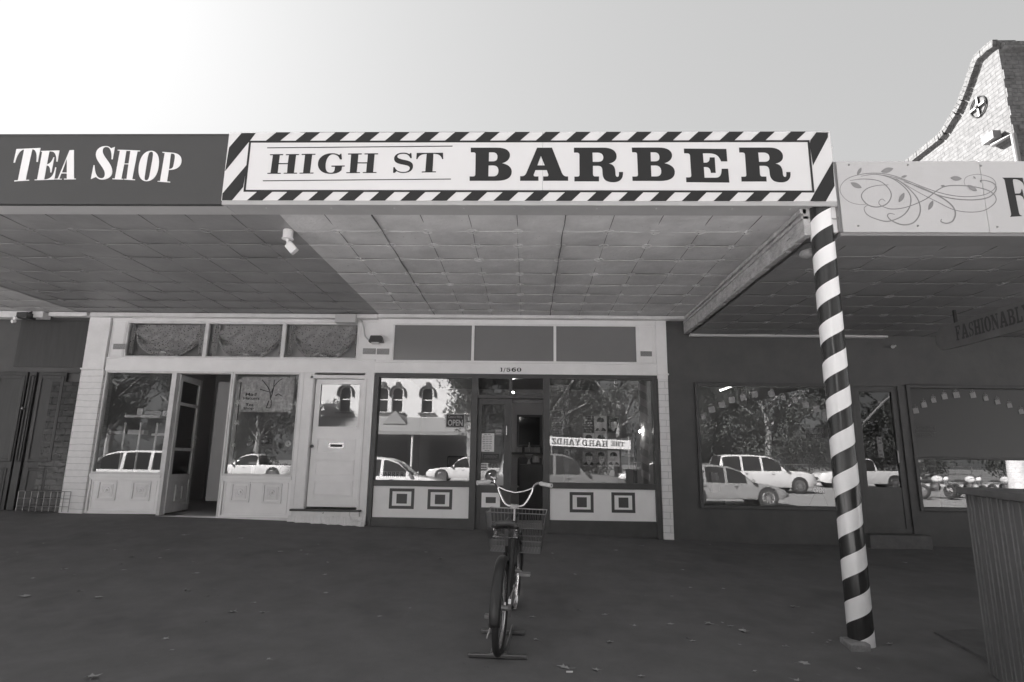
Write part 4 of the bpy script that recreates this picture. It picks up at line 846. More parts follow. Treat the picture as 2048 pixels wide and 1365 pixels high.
# hairstyle posters: print of heads
def headposter(x0, y0, x1, y1, kind, label):
    po, a, b = card('poster', x0, y0, x1, y1, 9.58, [M['paper'], M['wall_dark'], M['paper'], M['room_mid'], M['room_mid']][kind % 5], label, 'poster', group='hairstyle posters in the barber window')
    W_, H_ = b.x-a.x, a.z-b.z; cx, cz = (a.x+b.x)/2, (a.z+b.z)/2
    def ell(ux, uz, rx, rz, y, m, nm, t0=0, t1=2*pi):
        mb = MB(); mb.poly([[(cx+ux*W_+rx*W_*cos(t0+(t1-t0)*k/17), cz+uz*H_+rz*H_*sin(t0+(t1-t0)*k/17)) for k in range(18 if t1-t0 < 6 else 17)]], lambda x, z: Vector((x, y, z)), (0, -1, 0), .0008); mb.build(nm, m, po)
    ell(0, -.40, .44, .22, 9.5792, M['ink'], 'shoulders', 0, pi); ell(0, -.2, .15, .2, 9.5784, M['skin'], 'neck')
    ell(.04 if kind % 2 else -.04, .02, .26, .30, 9.5776, M['skin'], 'face'); ell(.0, .2, .31, .22, 9.5768, M['ink'], 'hair', -.25, pi+.3)
    if kind in (3, 4):
        for s in (-1, 1): ell(.04+.1*s, .04, .05, .022, 9.5768, M['ink'], 'eye')
        ell(.04, -.14, .07, .02, 9.5768, M['inkg'], 'mouth')
for i, (x0, y0, x1, y1, lb) in enumerate(((1189, 832.5, 1213.5, 866, 'poster of a dark cropped head seen from behind, upper row'), (1214.5, 832.5, 1239, 866, 'poster of a fair head in profile, upper row right'),
        (1166, 867, 1189, 897, 'poster half hidden behind the banner, left'), (1190, 867, 1214.5, 897, 'poster half hidden behind the banner, right'),
        (1166, 902, 1189.5, 933.5, 'poster of a frowning face, lower row left'), (1191, 902, 1213.5, 933.5, 'poster of a face, lower row middle'), (1215, 902, 1239.5, 933.5, 'pale poster of two heads, lower row right'))):
    headposter(x0, y0, x1, y1, [0, 1, 2, 2, 3, 3, 0][i], lb)
po, a, b = card('poster', 1166, 832.5, 1188, 866, 9.62, M['wall_dark'], 'dark poster of block lettering left of the cropped head', 'poster'); lines(po, a, b, 9.62, [.9, .6, .8, .9, .7, .5], M['paperg'], hgt=.5)
# chairs silhouettes inside (barber chair)
bc = thing('barber_chair', 'dark barber chair inside behind the left barber window', 'chair', (-1.25, 11.0, -1.05))
mb = MB(); mb.box(-1.5, -1.0, 10.8, 11.3, -.6, -.48); mb.build('seat', M['leather'], bc, bevel=.03)
mb = MB(); mb.box(-1.5, -1.0, 11.25, 11.35, -.48, .1); mb.build('backrest', M['leather'], bc, bevel=.03)
mb = MB(); mb.tube([(-1.25, 11, -1.05), (-1.25, 11, -.6)], .05, 10); mb.disc((-1.25, 11, -1.03), (0, 0, 1), .28, .03); mb.build('base', M['steel'], bc)

mr_ = thing('wall_mirror', 'framed mirror on the back wall seen through the barber doorway', 'mirror', PY(1058, 860, 13.3))
a = PY(1034, 830, 13.35); b = PY(1084, 895, 13.35); mb = MB(); mb.frame(a.x, b.x, 13.33, 13.4, b.z, a.z, .05); mb.build('frame', M['wall_dark'], mr_)
mb = MB(); mb.box(a.x+.05, b.x-.05, 13.36, 13.38, b.z+.05, a.z-.05); mb.build('glass', M['carglass'], mr_)
sh_ = thing('wall_shelf', 'narrow shelf under the mirror inside the barber doorway', 'shelf', PY(1060, 905, 13.2)); mb = MB(); mb.box(a.x-.1, b.x+.1, 13.1, 13.4, b.z-.16, b.z-.12); mb.build('board', M['gloss_dark'], sh_)
for i in range(5):
    x = a.x+.02+.13*i; h_ = .12+.05*(i % 3); mb = MB(); mb.lathe((x, 13.2, b.z-.12), (0, 0, 1), [(0, .03), (h_*.6, .03), (h_*.75, .012), (h_, .012)], 10); o = mb.build('bottle', [M['plastic'], M['wall_dark'], M['paperg']][i % 3], None, sm=True); tag(o, ['first bottle from the left on the shelf under the mirror', 'second bottle from the left on the shelf under the mirror', 'middle bottle on the shelf under the mirror', 'fourth bottle from the left on the shelf under the mirror', 'last bottle at the right end of the shelf under the mirror'][i], 'bottle', 'bottles on the barber shelf')
cc = copy_tree(bc); cc.location = (.05, 12.2, -1.05); cc['label'] = 'dark barber chair standing further back behind the open doorway'; cc['group'] = bc['group'] = 'barber chairs'
for i, (px, py) in enumerate(((1058, 921), (1072, 919))):
    c = PY(px, py, 11.6); mb = MB(); mb.lathe(c, (0, 0, 1), [(-.09, .05), (-.02, .02), (.02, .02), (.10, .09), (.11, .085)] if i == 0 else [(-.06, .07), (.06, .07), (.07, .05)], 14); o = mb.build(['vase', 'canister'][i], M['room_mid'], None, sm=True); tag(o, ['dim flared vase standing inside the barber doorway', 'dim square shouldered canister right of the flared vase'][i], ['vase', 'canister'][i])
c = PY(1065, 936, 11.6); mb = MB(); mb.box(c.x-.25, c.x+.25, 11.4, 11.8, -1.05, PY(1065, 929, 11.6).z); o = mb.build('cabinet', M['gloss_dark'], None, bevel=.01); tag(o, 'dark low cabinet under the vase inside the barber doorway', 'cabinet')

# ================================================================== FASHION SHOP (dark)
fs = thing('fashion_shop', 'dark painted shopfront with gift shaped stickers arched on its windows', 'shop', (5, FY, -1.15))
mb = MB(); mb.box(2.236, 9.6, 9.5, 9.7, 1.26, 2.3); mb.box(2.236, 2.69, 9.5, 9.7, -1.2, 1.26); mb.box(2.69, 5.13, 9.5, 9.7, -1.2, -.615); mb.box(5.05, 5.16, 9.49, 9.7, -1.2, 1.26); mb.box(5.85, 6.0, 9.49, 9.7, -1.2, 1.26); mb.box(6.0, 9.6, 9.5, 9.7, -1.25, -.60)
mb.build('wall', M['wall_dark'], fs)
mb = MB(); mb.frame(2.66, 5.09, 9.46, 9.6, -.655, 1.285, .05); w1 = mb.build('display_window', M['black'], fs, bevel=.004)
pane('pane', 2.71, 5.04, -.605, 1.235, 9.54, M['glass'], w1)
mb = MB(); mb.frame(5.97, 9.5, 9.46, 9.6, -.64, 1.285, .05); mb.box(6.02, 9.45, 9.47, 9.56, .13, .155); w2 = mb.build('display_window', M['black'], fs, bevel=.004)
pane('pane', 6.02, 9.45, -.59, .13, 9.54, M['glass'], w2)
mb = MB(); mb.box(6.02, 9.45, 9.54, 9.55, .155, 1.235); mb.build('dark_reflection_pane', mat('dark_reflection_pane', .045, .3), w2)  # dark reflection in the upper glass, put into the pane's colour
def sticker(px, py, par, s=1):
    c = PY(px, py, 9.532); mb = MB(); r_ = .043*s; mb.obox(c, (r_, 0, .006), (0, .002, 0), (-.006, 0, r_*.95))
    for q in (-1, 1): mb.ring(c+Vector((q*.018, 0, r_+.014)), (0, 1, 0), .013, .004, 10, 4)
    mb.obox(c+Vector((0, 0, r_+.03)), (.002, 0, 0), (0, .001, 0), (0, 0, .03)); mb.build('gift_sticker', M['sticker'], par)
for x, y in ((203,588),(253,545),(313,517),(375,487),(444,472),(513,453),(616,450),(687,473),(760,487),(822,516),(888,543),(941,577)): sticker(1340+x/3.034, 640+y/3.034, w1, random.choice((.85, 1, 1.15)))
for x, y in ((167,408),(220,350),(290,300),(373,262),(465,230),(567,215),(708,218),(817,245),(918,275),(1020,305),(1120,358)): sticker(1780+x/4.265, 740+y/4.265, w2, random.choice((.85, 1, 1.1)))
for px, py, ww in ((1632, 861, .30), (1849, 857, .36)):
    for k, s in enumerate(('FASHIONABLY', 'DIFFERENT')):
        c = PY(px, py+k*12, 9.532); text('lettering', s, (c.x, 9.532, c.z), .07, mat('faint_lettering', .13, .6) if (k == 0 and px < 1700) else bpy.data.materials['faint_lettering'], fs, ww)
# door
mb = MB(); mb.frame(5.16, 5.85, 9.52, 9.57, -.99, 1.26, .09); mb.box(5.25, 5.76, 9.53, 9.56, -.92, -.3); d_ = mb.build('door', M['black'], fs, bevel=.003)
pane('pane', 5.25, 5.76, -.3, 1.17, 9.545, M['glassdoor'], d_)
mb = MB(); mb.tube([(5.72, 9.51, .05), (5.72, 9.46, .07), (5.72, 9.46, .25), (5.72, 9.51, .27)], .01, 8); mb.build('handle', M['steel'], d_)
mb = MB(); mb.box(5.05, 5.95, 9.25, 9.6, -1.2, -.99+.01); mb.build('door_step', M['stepd'], fs, bevel=.01)
mb = MB(); mb.box(2.3, 9.5, 13.4, 13.5, -1.1, 2.0); mb.box(2.25, 2.30, 9.72, 13.4, -1.1, 2.0); mb.build('inner_wall', M['room'], fs)
mb = MB(); mb.box(2.3, 9.5, 9.6, 13.5, -1.1, -1.05); mb.build('floor', M['room'], fs)
mb = MB(); mb.box(2.3, 9.5, 9.72, 13.5, 1.9, 1.95); mb.build('ceiling', M['room'], fs)
po, a, b = card('notice', 1753, 874, 1768, 915, 9.535, M['inkg'], 'narrow dim notice on the fashion shop door glass', 'notice'); lines(po, a, b, 9.535, [.6, .6, 0, .5, .6], M['wall_dark'])
es = thing('easel_sign', 'folding sign lettered OPEN inside the window beside the striped pole', 'sign', PY(1638, 1000, 9.75))
a = PY(1625, 974, 9.75); b = PY(1650, 988, 9.75); mb = MB(); mb.box(a.x, b.x, 9.75, 9.76, b.z, a.z); mb.build('board', M['wall_dark'], es)
text('lettering', 'OPEN', ((a.x+b.x)/2, 9.748, (a.z+b.z)/2), .085, M['paper'], es, b.x-a.x-.02, bold=.01)
mb = MB(); mb.tube([(a.x+.03, 9.76, b.z), (a.x-.05, 9.8, -.60)], .008, 6); mb.build('leg', M['steel'], es); mb = MB(); mb.tube([(b.x-.03, 9.76, b.z), (b.x+.05, 9.8, -.60)], .008, 6); mb.build('leg', M['steel'], es)
for i, (x0, y0, x1, y1, m_) in enumerate(((1547, 981, 1574, 1004, 'paperg'), (1450, 1001, 1470, 1010, 'paperg'), (1422, 945, 1440, 985, 'room_mid'))):
    mb = MB(); pbox(mb, x0, y0, x1, y1, 9.72, .12); o = mb.build('display_box', M[m_], None, bevel=.006); tag(o, ['patterned grey box on the window floor near the silver car reflection', 'low flat grey box on the dark window floor at left', 'tall dim display box at the left edge of the window'][i], 'box')
lt = thing('ceiling_lamp', 'lit tube lamp inside at the top of the dark shop window', 'light', PY(1457, 776, 10.5))
mb = MB(); p = PY(1441, 781, 10.4); q = PY(1473, 769, 10.9); mb.tube([p, q], .018, 8); mb.build('tube', emis('tube_light', 1), lt)
mb = MB(); mb.tube([p+Vector((0, 0, .03)), q+Vector((0, 0, .03))], .02, 6); mb.build('fitting', M['plastic'], lt)
mb = MB(); c = PY(1785, 694, 9.45); mb.lathe(c, (0, -1, 0), [(0, .03), (.02, .03), (.04, .012), (.08, .014)], 10); o = mb.build('wall_sensor', M['plastic'], None, sm=True); tag(o, 'tiny pale sensor on the dark wall under the right awning', 'sensor')

# ================================================================== DARK SHOP at left
ds = thing('dark_shop', 'dark closed shopfront with glossy panelled doors at far left', 'shop', (-10, FY, -.85))
mb = MB(); mb.box(-14, -7.331, 9.60, 9.8, -.95, 2.33); mb.build('wall', M['wall_dark'], ds)
mb = MB(); mb.box(-7.83, -7.335, 9.56, 9.6, 1.35, 1.37); mb.box(-8.6, -7.34, 9.57, 9.6, 1.45, 2.25); mb.build('fascia_panel', M['gloss_dark'], ds, bevel=.003)
til = brickmat('glazed_tiles', .05, .028, .02, .20, .10, rough=.22, bump=.5)
a = PY(112, 765, 9.57); b = PY(152, 1018, 9.57); mb = MB(); mb.box(-7.86, -7.335, 9.543, 9.6, -.88, PY(120, 764, 9.55).z); mb.build('tile_dado', til, ds)
for i, (px0, px1) in enumerate(((-30, 32), (36, 50), (56, 112))):
    x0 = PY(px0, 850, 9.5).x; x1 = PY(px1, 850, 9.5).x
    mb = MB(); mb.box(x0, x1, 9.55, 9.6, -.86, 1.36); mb.frame(x0+.02, x1-.02, 9.535, 9.55, .72 if False else -.1, 1.3, .05 if i != 1 else .02)
    if i != 1: mb.frame(x0+.06, x1-.06, 9.538, 9.55, -.8, -.2, .04)
    mb.build('door_panel', M['gloss_dark'], ds, bevel=.006)
mb = MB(); p = PY(44, 817, 9.5); mb.sphere((p.x, 9.51, p.z), .025, 10, 8); mb.build('door_knob', M['steel'], ds)
mb = MB()
x0, x1 = PY(22, 1000, 9.3).x, PY(128, 1000, 9.3).x
for z in (-.55, -.66, -.78): mb.tube([(x0, 9.42, z), (x1, 9.42, z)], .006, 6)
for k in range(9): xx = x0+(x1-x0)*k/8; mb.tube([(xx, 9.42, -.86), (xx, 9.42, -.55)], .006, 6)
mb.build('low_rail', M['wire'], ds)

# ================================================================== STRIPED POLE
bx, by = 2.70, 5.20
pl = thing('striped_pole', 'tall verandah post wound with black and white barber stripes', 'post', (bx, by, -1.40))
bp_ = on_ground(1722, 1288)
pc_t = PY(1640, 418, by); pc_b = PY(1722, 1280, by); bx = (pc_t.x+pc_b.x)/2
r0 = .098
white_starts = []
# stripe edges measured on the pole axis: pitch from first to last white band
zt_ = PY(1646, 500, by-.1).z; 
N = 40; pitch_ = None
m1 = PY(1651, 506, by-.098).z; m2 = PY(1715, 1209, by-.098).z     # centres of the 2nd and 12th white bands on the axis
pitch_ = (m1-m2)/9.0
def stripe_mb(ph, wfrac):
    mb = MB(); nz = 420; z0, z1 = -1.40, 2.36; n = 40
    return mb
mb = MB(); nzz = 300; n = 48; z0, z1 = -1.42, 2.37
for part in (0, 1):
    mb.cm = part
# twisted grid: columns run along the helix so that colour borders follow grid lines
K = 24                                  # grid steps per turn of pitch
rows = int((z1-z0)/pitch_*K)+2*K
sgn = 1
verts = []; base = m1 - 50*pitch_
idx = {}
mb = MB()
def hz(i, a): return base + (i/K)*pitch_ + sgn*(a/(2*pi))*pitch_
i0 = int((z0-base)/pitch_*K)-K-2; i1 = int((z1-base)/pitch_*K)+K+2
for i in range(i0, i1):
    for k in range(n+1):
        a = 2*pi*k/n; z = hz(i, a); zc = min(max(z, z0), z1); rr = r0*(1+.012*sin(z*2.1)+.006*sin(z*9+a*2))
        mb.v.append((bx+rr*sin(a), by-rr*cos(a), zc))
for i in range(i1-i0-1):
    for k in range(n):
        q = [i*(n+1)+k, i*(n+1)+k+1, (i+1)*(n+1)+k+1, (i+1)*(n+1)+k]
        if max(mb.v[j][2] for j in q)-min(mb.v[j][2] for j in q) < 1e-5: continue
        mb.f.append(tuple(q)); mb.m.append(0 if abs(((i+i0+.5)/K+.5) % 1-.5) < .25 else 1)
verts = mb.v; used = sorted({j for f in mb.f for j in f}); rm = {j: t for t, j in enumerate(used)}; mb.v = [verts[j] for j in used]; mb.f = [tuple(rm[j] for j in f) for f in mb.f]
me = bpy.data.meshes.new('shaft'); me.from_pydata([tuple(Vector(v)-Vector(ORG[pl.name])) for v in mb.v], [], mb.f); me.materials.append(M['pole_white']); me.materials.append(M['pole_black'])
for p_, k in zip(me.polygons, mb.m): p_.material_index = k; p_.use_smooth = True
o = bpy.data.objects.new('shaft', me); COL.objects.link(o); o.parent = pl
mb = MB(); mb.box(2.73, 2.815, 5.14, 5.35, 2.08, 2.345); mb.build('cap_box', M['white'], pl, bevel=.006)
mb = MB(); p = PY(1672, 437, 5.12); mb.tube([(2.74, 5.13, p.z), (2.80, 5.12, p.z-.005), (2.84, 5.12, p.z)], .006, 6); mb.sphere((2.825, 5.12, p.z), .014, 8, 6); mb.build('bracket', M['steel'], pl)
c = PY(1616, 509, 5.35); mb = MB(); mb.sphere(c, .06, 12, 8, (1.3, 1, .8)); mb.box(c.x, bx, c.y-.03, c.y+.03, c.z-.02, c.z+.05); o = mb.build('corbel', M['block'], pl, sm=True)
# concrete block at the foot
g = on_ground(1710, 1300)
mb = MB(); q = [PZ(1678, 1273, -1.345), PZ(1712, 1273, -1.345), PZ(1742, 1289, -1.345), PZ(1702, 1290, -1.345)]
zb_ = -1.45; top = [tuple(v) for v in q]; bot = [(v.x+(.0), v.y-.005, zb_) for v in q]
mb.add(top+bot, [(0,3,2,1) , (4,5,6,7), (0,1,5,4), (1,2,6,5), (2,3,7,6), (3,0,4,7)]); o = mb.build('kerb_block', M['block'], None, bevel=.01); tag(o, 'worn concrete block at the foot of the striped pole', 'block')

# ================================================================== BRICK BUILDING upper right
gb = thing('brick_building', 'tall painted brick building with a curved parapet behind the right sign', 'building', (9, 12, -1))
GX = PY(1994.5, 81, 10.15).x
def g8(x, y): p = PX(1560+x/3.102, 60+y/3.102, GX); return (p.y, p.z)
outer = [g8(*q) for q in ((1345,65),(1300,95),(1225,165),(1190,262),(1160,350),(1130,430),(1095,505),(1060,560),(1025,620),(1000,650),(950,690),(900,730),(850,770),(800,812))]
yb, zb_ = outer[-1]
prof = outer+[(yb+3, zb_-.9), (yb+9, zb_-1.6), (yb+9, -1.2), (outer[0][0], -1.2)]
mb = MB(); mb.poly([prof], lambda y, z: Vector((GX, y, z)), (-1, 0, 0), .35); mb.build('gable_wall', M['brick'], gb)
fy = outer[0][0]; zt_ = outer[0][1]
mb = MB(); mb.box(GX+.002, GX+8, fy-.004, fy+.35, -1.2, zt_-.02); mb.box(GX+.05, GX+8, fy-.10, fy+.3, zt_-.22, zt_-.10); mb.box(GX+.1, GX+8, fy-.07, fy+.3, 6.1, 6.2)
for k in range(12):
    z = 3+k*.38; mb.box(GX+.002, GX+.10+.08*(k % 2), fy-.03, fy, z, z+.19)
mb.build('front_wall', M['brickf'], gb)
# coping course
mb = MB()
for k in range(len(outer)-1):
    a, b = outer[k], outer[k+1]; d = Vector((0, b[0]-a[0], b[1]-a[1])); L_ = d.length; n_ = max(1, round(L_/.09)); dn = d.normalized(); up = Vector((0, -dn.z, dn.y)); up = up if up.z > 0 else -up
    for j in range(n_):
        c = Vector((GX-.035+.008*random.random(), a[0], a[1]))+d*((j+.5)/n_)-up*(.055+.006*random.random()); mb.obox(c, (.05, 0, 0), dn*(L_/n_*.46), up*.07)
mb.build('coping', M['brick'], gb)
tw = thing('tie_plate', 'round iron tie plate with a cross on the brick gable', 'plate', PX(1956, 214, GX-.05))
c = PX(1956, 214, GX-.018); mb = MB(); mb.ring(c, (1, 0, 0), .20, .013, 32, 6); mb.build('rim', M['blackmetal'], tw)
mb = MB(); mb.obox(c+Vector((.0, 0, 0)), (.014, 0, 0), (0, .022, 0), (0, 0, .21)); mb.obox(c+Vector((-.016, 0, 0)), (.01, 0, 0), (0, .19, 0), (0, 0, .022)); mb.sphere(c+Vector((-.02, 0, 0)), .035, 10, 8); mb.build('cross', M['blackmetal'], tw)
dp = thing('drainpipe', 'white rainwater head and pipe turning the corner of the brick gable', 'pipe', PX(1985, 280, GX-.1))
c = PX(1983, 276, GX-.12); mb = MB(); mb.obox(c, (.08, 0, 0), (0, .14, 0), (0, 0, .08)); mb.build('rain_head', M['pipew'], dp, bevel=.01)
p = [PX(1984, 284, GX-.1), PX(1986, 290, GX-.1), Vector((GX-.1, fy-.12, PX(2013, 285, GX).z)), Vector((GX-.1+.03, fy-.14, 1.0))]
mb = MB(); mb.tube(p, .045, 10); mb.build('pipe', M['pipew'], dp)

# ================================================================== COUNTER at right
ct = thing('counter', 'dark battened street counter at the right edge of the picture', 'counter', (3.4, 4.2, -1.4))
CA = Vector((3.26, 4.62, 0)); CD = Vector((-.36, -1.0, 0)).normalized(); CN = Vector((CD.y, -CD.x, 0)); CN = CN if CN.x > 0 else -CN; ctz = -.14
def cbox(mb, a0, a1, n0, n1, z0, z1):
    c = CA+CD*((a0+a1)/2)+CN*((n0+n1)/2)+Vector((0, 0, (z0+z1)/2)); return mb.obox(c, CD*((a1-a0)/2), CN*((n1-n0)/2), (0, 0, (z1-z0)/2))
mb = MB(); cbox(mb, .04, 1.9, .04, 1.0, -1.42, ctz-.05); mb.build('carcass', M['wall_dark'], ct)
mb = MB(); k = 0; a = 0.0
while a < 1.9: cbox(mb, a, a+.05, 0+.003*(k % 3), .035, -1.41, ctz-.05); a += .058; k += 1
a = .0
while a < 1.0: cbox(mb, -.03, .0, a, a+.05, -1.41, ctz-.05); a += .058
mb.build('battens', M['batten'], ct, bevel=.006)
mb = MB(); cbox(mb, -.06, 1.95, -.05, 1.05, ctz-.045, ctz); mb.build('top', M['counter'], ct, bevel=.008)
a = on_ground(1868, 1268); b = on_ground(2005, 1340); mb = MB(); 
mb.add([(a.x, a.y, gz(a.x, a.y)+.02), (b.x, b.y, gz(b.x, b.y)+.02), (4.8, b.y, -1.39), (4.8, a.y+.3, gz(4.8, a.y+.3)+.02), (a.x, a.y, -1.45), (b.x, b.y, -1.45), (4.8, b.y, -1.45), (4.8, a.y+.3, -1.45)], [(0,1,2,3),(0,4,5,1),(1,5,6,2),(0,3,7,4)])
mb.build('base_plate', M['stepd'], ct)

# ================================================================== BICYCLE
bk = thing('bicycle', 'dark cruiser bicycle with high chrome handlebars and wire basket', 'bicycle', (-.195, 4.76, -1.385))
R_ = .33; WB = 1.10
def P3(x, y, z): return Vector((x, y, z))
def bpart(name, mb, m, par=None, sm=True, bevel=0):
    o = mb.build(name, m, None, sm=sm, bevel=bevel, ang=60); o.parent = par or bk; return o
for i, y in enumerate((0, WB)):
    c = P3(0, y, R_)
    mb = MB(); mb.ring(c, (1, 0, 0), R_-.024, .025, 48, 10); wh = bpart('wheel', mb, M['tyre'])
    mb = MB(); mb.ring(c, (1, 0, 0), R_-.058, .014, 40, 8); bpart('rim', mb, M['chrome'], wh)
    mb = MB(); mb.tube([c+P3(-.06, 0, 0), c+P3(.06, 0, 0)], .02, 10)
    for k in range(28):
        t = 2*pi*k/28; mb.tube([c+P3(.025*(-1)**k, .02*cos(t+.5), .02*sin(t+.5)), c+P3(0, (R_-.06)*cos(t), (R_-.06)*sin(t))], .0013, 3)
    bpart('spokes', mb, M['steel'], wh)
    mb = MB(); vs = []; N1, N2 = 30, 8; t0, t1 = (rad(-28), rad(185)) if i == 0 else (rad(-5), rad(160))
    if i == 0: t0, t1 = rad(40), rad(184)
    for a in range(N1+1):
        t = t0+(t1-t0)*a/N1
        for b in range(N2+1):
            u = (b/N2-.5)*pi*1.05; rr = R_+.008+.032*cos(u); vs.append(c+P3(.038*sin(u), rr*cos(t), rr*sin(t)))
    mb.add(vs, [(a*(N2+1)+b, a*(N2+1)+b+1, (a+1)*(N2+1)+b+1, (a+1)*(N2+1)+b) for a in range(N1) for b in range(N2)])
    o = bpart('mudguard', mb, M['blackmetal']); sd_ = o.modifiers.new('s', 'SOLIDIFY'); sd_.thickness = .003
bb = P3(0, .47, .29); st_ = P3(0, .30, .72); hd = P3(0, .86, .78); hd2 = P3(0, .90, .64)
mb = MB()
for s in (-1, 1):
    mb.tube([P3(.055*s, 0, R_), P3(.05*s, .16, .31), bb+P3(.03*s, -.04, 0)], .011, 8); mb.tube([P3(.055*s, 0, R_), P3(.05*s, .12, .52), st_+P3(.015*s, 0, -.06)], .010, 8)
mb.tube([bb, st_+P3(0, 0, .03)], .017, 10); mb.tube([hd+P3(0, -.01, .04), hd2+P3(0, .015, -.05)], .022, 12)
mb.tube([P3(0, q[0], q[1]) for q in cat([(.86, .76), (.68, .76), (.45, .68), (.34, .55)], 5)], .019, 10)
mb.tube([P3(0, q[0], q[1]) for q in cat([(.90, .66), (.74, .50), (.58, .34), (.47, .29)], 5)], .020, 10)
mb.tube([bb-P3(.04, 0, 0), bb+P3(.04, 0, 0)], .026, 12); bpart('frame', mb, M['blackmetal'])
mb = MB()
for s in (-1, 1): mb.tube([P3(.055*s, WB, R_), P3(.055*s, .985, .60), P3(.02*s, .935, .68)], .011, 8)
mb.tube([P3(-.05, .945, .67), P3(.05, .945, .67)], .013, 8); bpart('fork', mb, M['blackmetal'])
mb = MB(); mb.tube([st_, P3(0, .265, .86)], .013, 8); bpart('seat_post', mb, M['chrome'])
mb = MB(); vs = []; n1, n2 = 20, 14
for a in range(n1+1):
    t = a/n1; hw = .088*(1-smooth((t-.15)/.65))+.022+.03*sin(pi*min(1, t*2))*0; y = .12+.28*t
    for b in range(n2+1):
        u = b/n2*2-1; vs.append(P3(hw*sin(u*pi/2)*(.92 if a in (0, n1) else 1), y-.02*(1-abs(u)) * (1-t), .90+.018*cos(u*pi/2)*1.5-.03*abs(u)**3-.015*sin(pi*t)+.02*(1-t)))
mb.add(vs, [(a*(n2+1)+b, a*(n2+1)+b+1, (a+1)*(n2+1)+b+1, (a+1)*(n2+1)+b) for a in range(n1) for b in range(n2)])
o = bpart('saddle', mb, M['leather']); q_ = o.modifiers.new('s', 'SOLIDIFY'); q_.thickness = .035; q_.offset = -1
mb = MB()
for s in (-1, 1):
    ctr = P3(.075*s, .17, .845); mb.tube([ctr+P3(.018*cos(t*.9), .018*sin(t*.9), -.03+.06*t/40) for t in range(41)], .0035, 5)
    mb.tube([P3(.09*s, .14, .87), P3(.02*s, .25, .86), P3(.015*s, .38, .88)], .004, 6)
mb.tube([P3(-.10, .16, .81), P3(.10, .16, .81)], .005, 6)
bpart('saddle_springs', mb, M['chrome'])
# handlebars: high rise with a cross brace
hb = MB(); cy = .86; hs = []
for s in (1, -1):
    pts = [(0, .87, .945), (.06, .87, .95), (.10, .875, .98), (.150, .89, 1.07), (.170, .885, 1.125), (.20, .86, 1.155), (.24, .82, 1.162), (.335, .76, 1.152)]
    c3 = []
    for i in range(len(pts)-1):
        p0 = Vector(pts[max(i-1, 0)]); p1 = Vector(pts[i]); p2 = Vector(pts[i+1]); p3 = Vector(pts[min(i+2, len(pts)-1)])
        for k in range(6):
            t = k/6; c3.append(.5*(2*p1+(p2-p0)*t+(2*p0-5*p1+4*p2-p3)*t*t+(3*p1-p0-3*p2+p3)*t**3))
    c3.append(Vector(pts[-1])); hb.tube([P3(s*p.x, p.y, p.z) for p in c3], .0115, 10)
hb.tube([P3(-.158, .89, 1.11), P3(-.08, .88, 1.08), P3(0, .875, 1.065), P3(.08, .88, 1.08), P3(.158, .89, 1.11)], .008, 8)
hbo = bpart('handlebar', hb, M['chrome'])
for s in (-1, 1):
    mb = MB(); a = P3(s*.228, .828, 1.161); b = P3(s*.335, .76, 1.152); mb.tube([a, a.lerp(b, .1), a.lerp(b, .5), a.lerp(b, .9), b], [.016, .019, .018, .019, .021], 12); bpart('grip', mb, M['grip'], hbo)
mb = MB(); mb.tube([P3(0, .865, .78), P3(0, .872, .93)], .013, 10); mb.obox(P3(0, .87, .945), (.035, 0, 0), (0, .022, 0), (0, 0, .018)); bpart('stem', mb, M['steel'])
mb = MB(); mb.sphere(P3(-.19, .86, 1.19), .024, 12, 8, (1, 1, .7)); mb.tube([P3(-.19, .86, 1.15), P3(-.19, .86, 1.18)], .01, 8); mb.tube([P3(-.19, .86, 1.195), P3(-.225, .84, 1.20)], .004, 5); bpart('bell', mb, M['chrome'])
# wire basket
mb = MB(); bx0, bx1, by0, by1, bz0, bz1 = -.24, .24, .95, 1.25, .52, .87
def bq(u, v, t):   # u across, v along, t height 0..1 (tapers down)
    k = .84+.16*t; return P3(u*.275*k, 1.11+v*.15*k, bz0+(bz1-bz0)*t)
def loop(t, r_): 
    c = [bq(-1, -1, t), bq(1, -1, t), bq(1, 1, t), bq(-1, 1, t)]; mb.tube(c, r_, 5, closed=True)
for t, r_ in ((0, .004), (.28, .0025), (.30, .0025), (.62, .0025), (1, .006)): loop(t, r_)
for i in range(17):
    u = -1+i/8
    for v in (-1, 1): mb.tube([bq(u, v, 0), bq(u, v, 1)], .002, 4)
    mb.tube([bq(u, -1, 0), bq(u, 1, 0)], .002, 4)
for i in range(11):
    v = -1+i/5
    for u in (-1, 1): mb.tube([bq(u, v, 0), bq(u, v, 1)], .002, 4)
    mb.tube([bq(-1, v, 0), bq(1, v, 0)], .002, 4)
for i in range(8):
    t = .04+i*.03; mb.tube([bq(-1, -1, t), bq(1, -1, t)], .0015, 4)
bpart('basket', mb, M['wire'])
mb = MB(); mb.disc(bb+P3(.055, 0, 0), (1, 0, 0), .09, .004, 30); mb.tube([bb+P3(-.07, 0, 0), bb+P3(.07, 0, 0)], .012, 8)
mb.tube([bb+P3(.072, 0, 0), bb+P3(.085, .03, .165)], .010, 8); mb.tube([bb+P3(-.072, 0, 0), bb+P3(-.085, -.03, -.165)], .010, 8); bpart('crank', mb, M['chrome'])
for s in (1, -1):
    c = bb+P3(s*.135, s*.03, s*.165); mb = MB(); mb.box(c.x-.045, c.x+.045, c.y-.035, c.y-.015, c.z-.012, c.z+.012); mb.box(c.x-.045, c.x+.045, c.y+.015, c.y+.035, c.z-.012, c.z+.012); mb.tube([c+P3(-.05, 0, 0), c+P3(.05, 0, 0)], .009, 8); bpart('pedal', mb, M['steel'], sm=False, bevel=.003)
mb = MB(); g1 = [(0, .27), (.0, .39), (.20, .40), (.42, .395), (.54, .36), (.57, .29), (.52, .21), (.42, .19)]
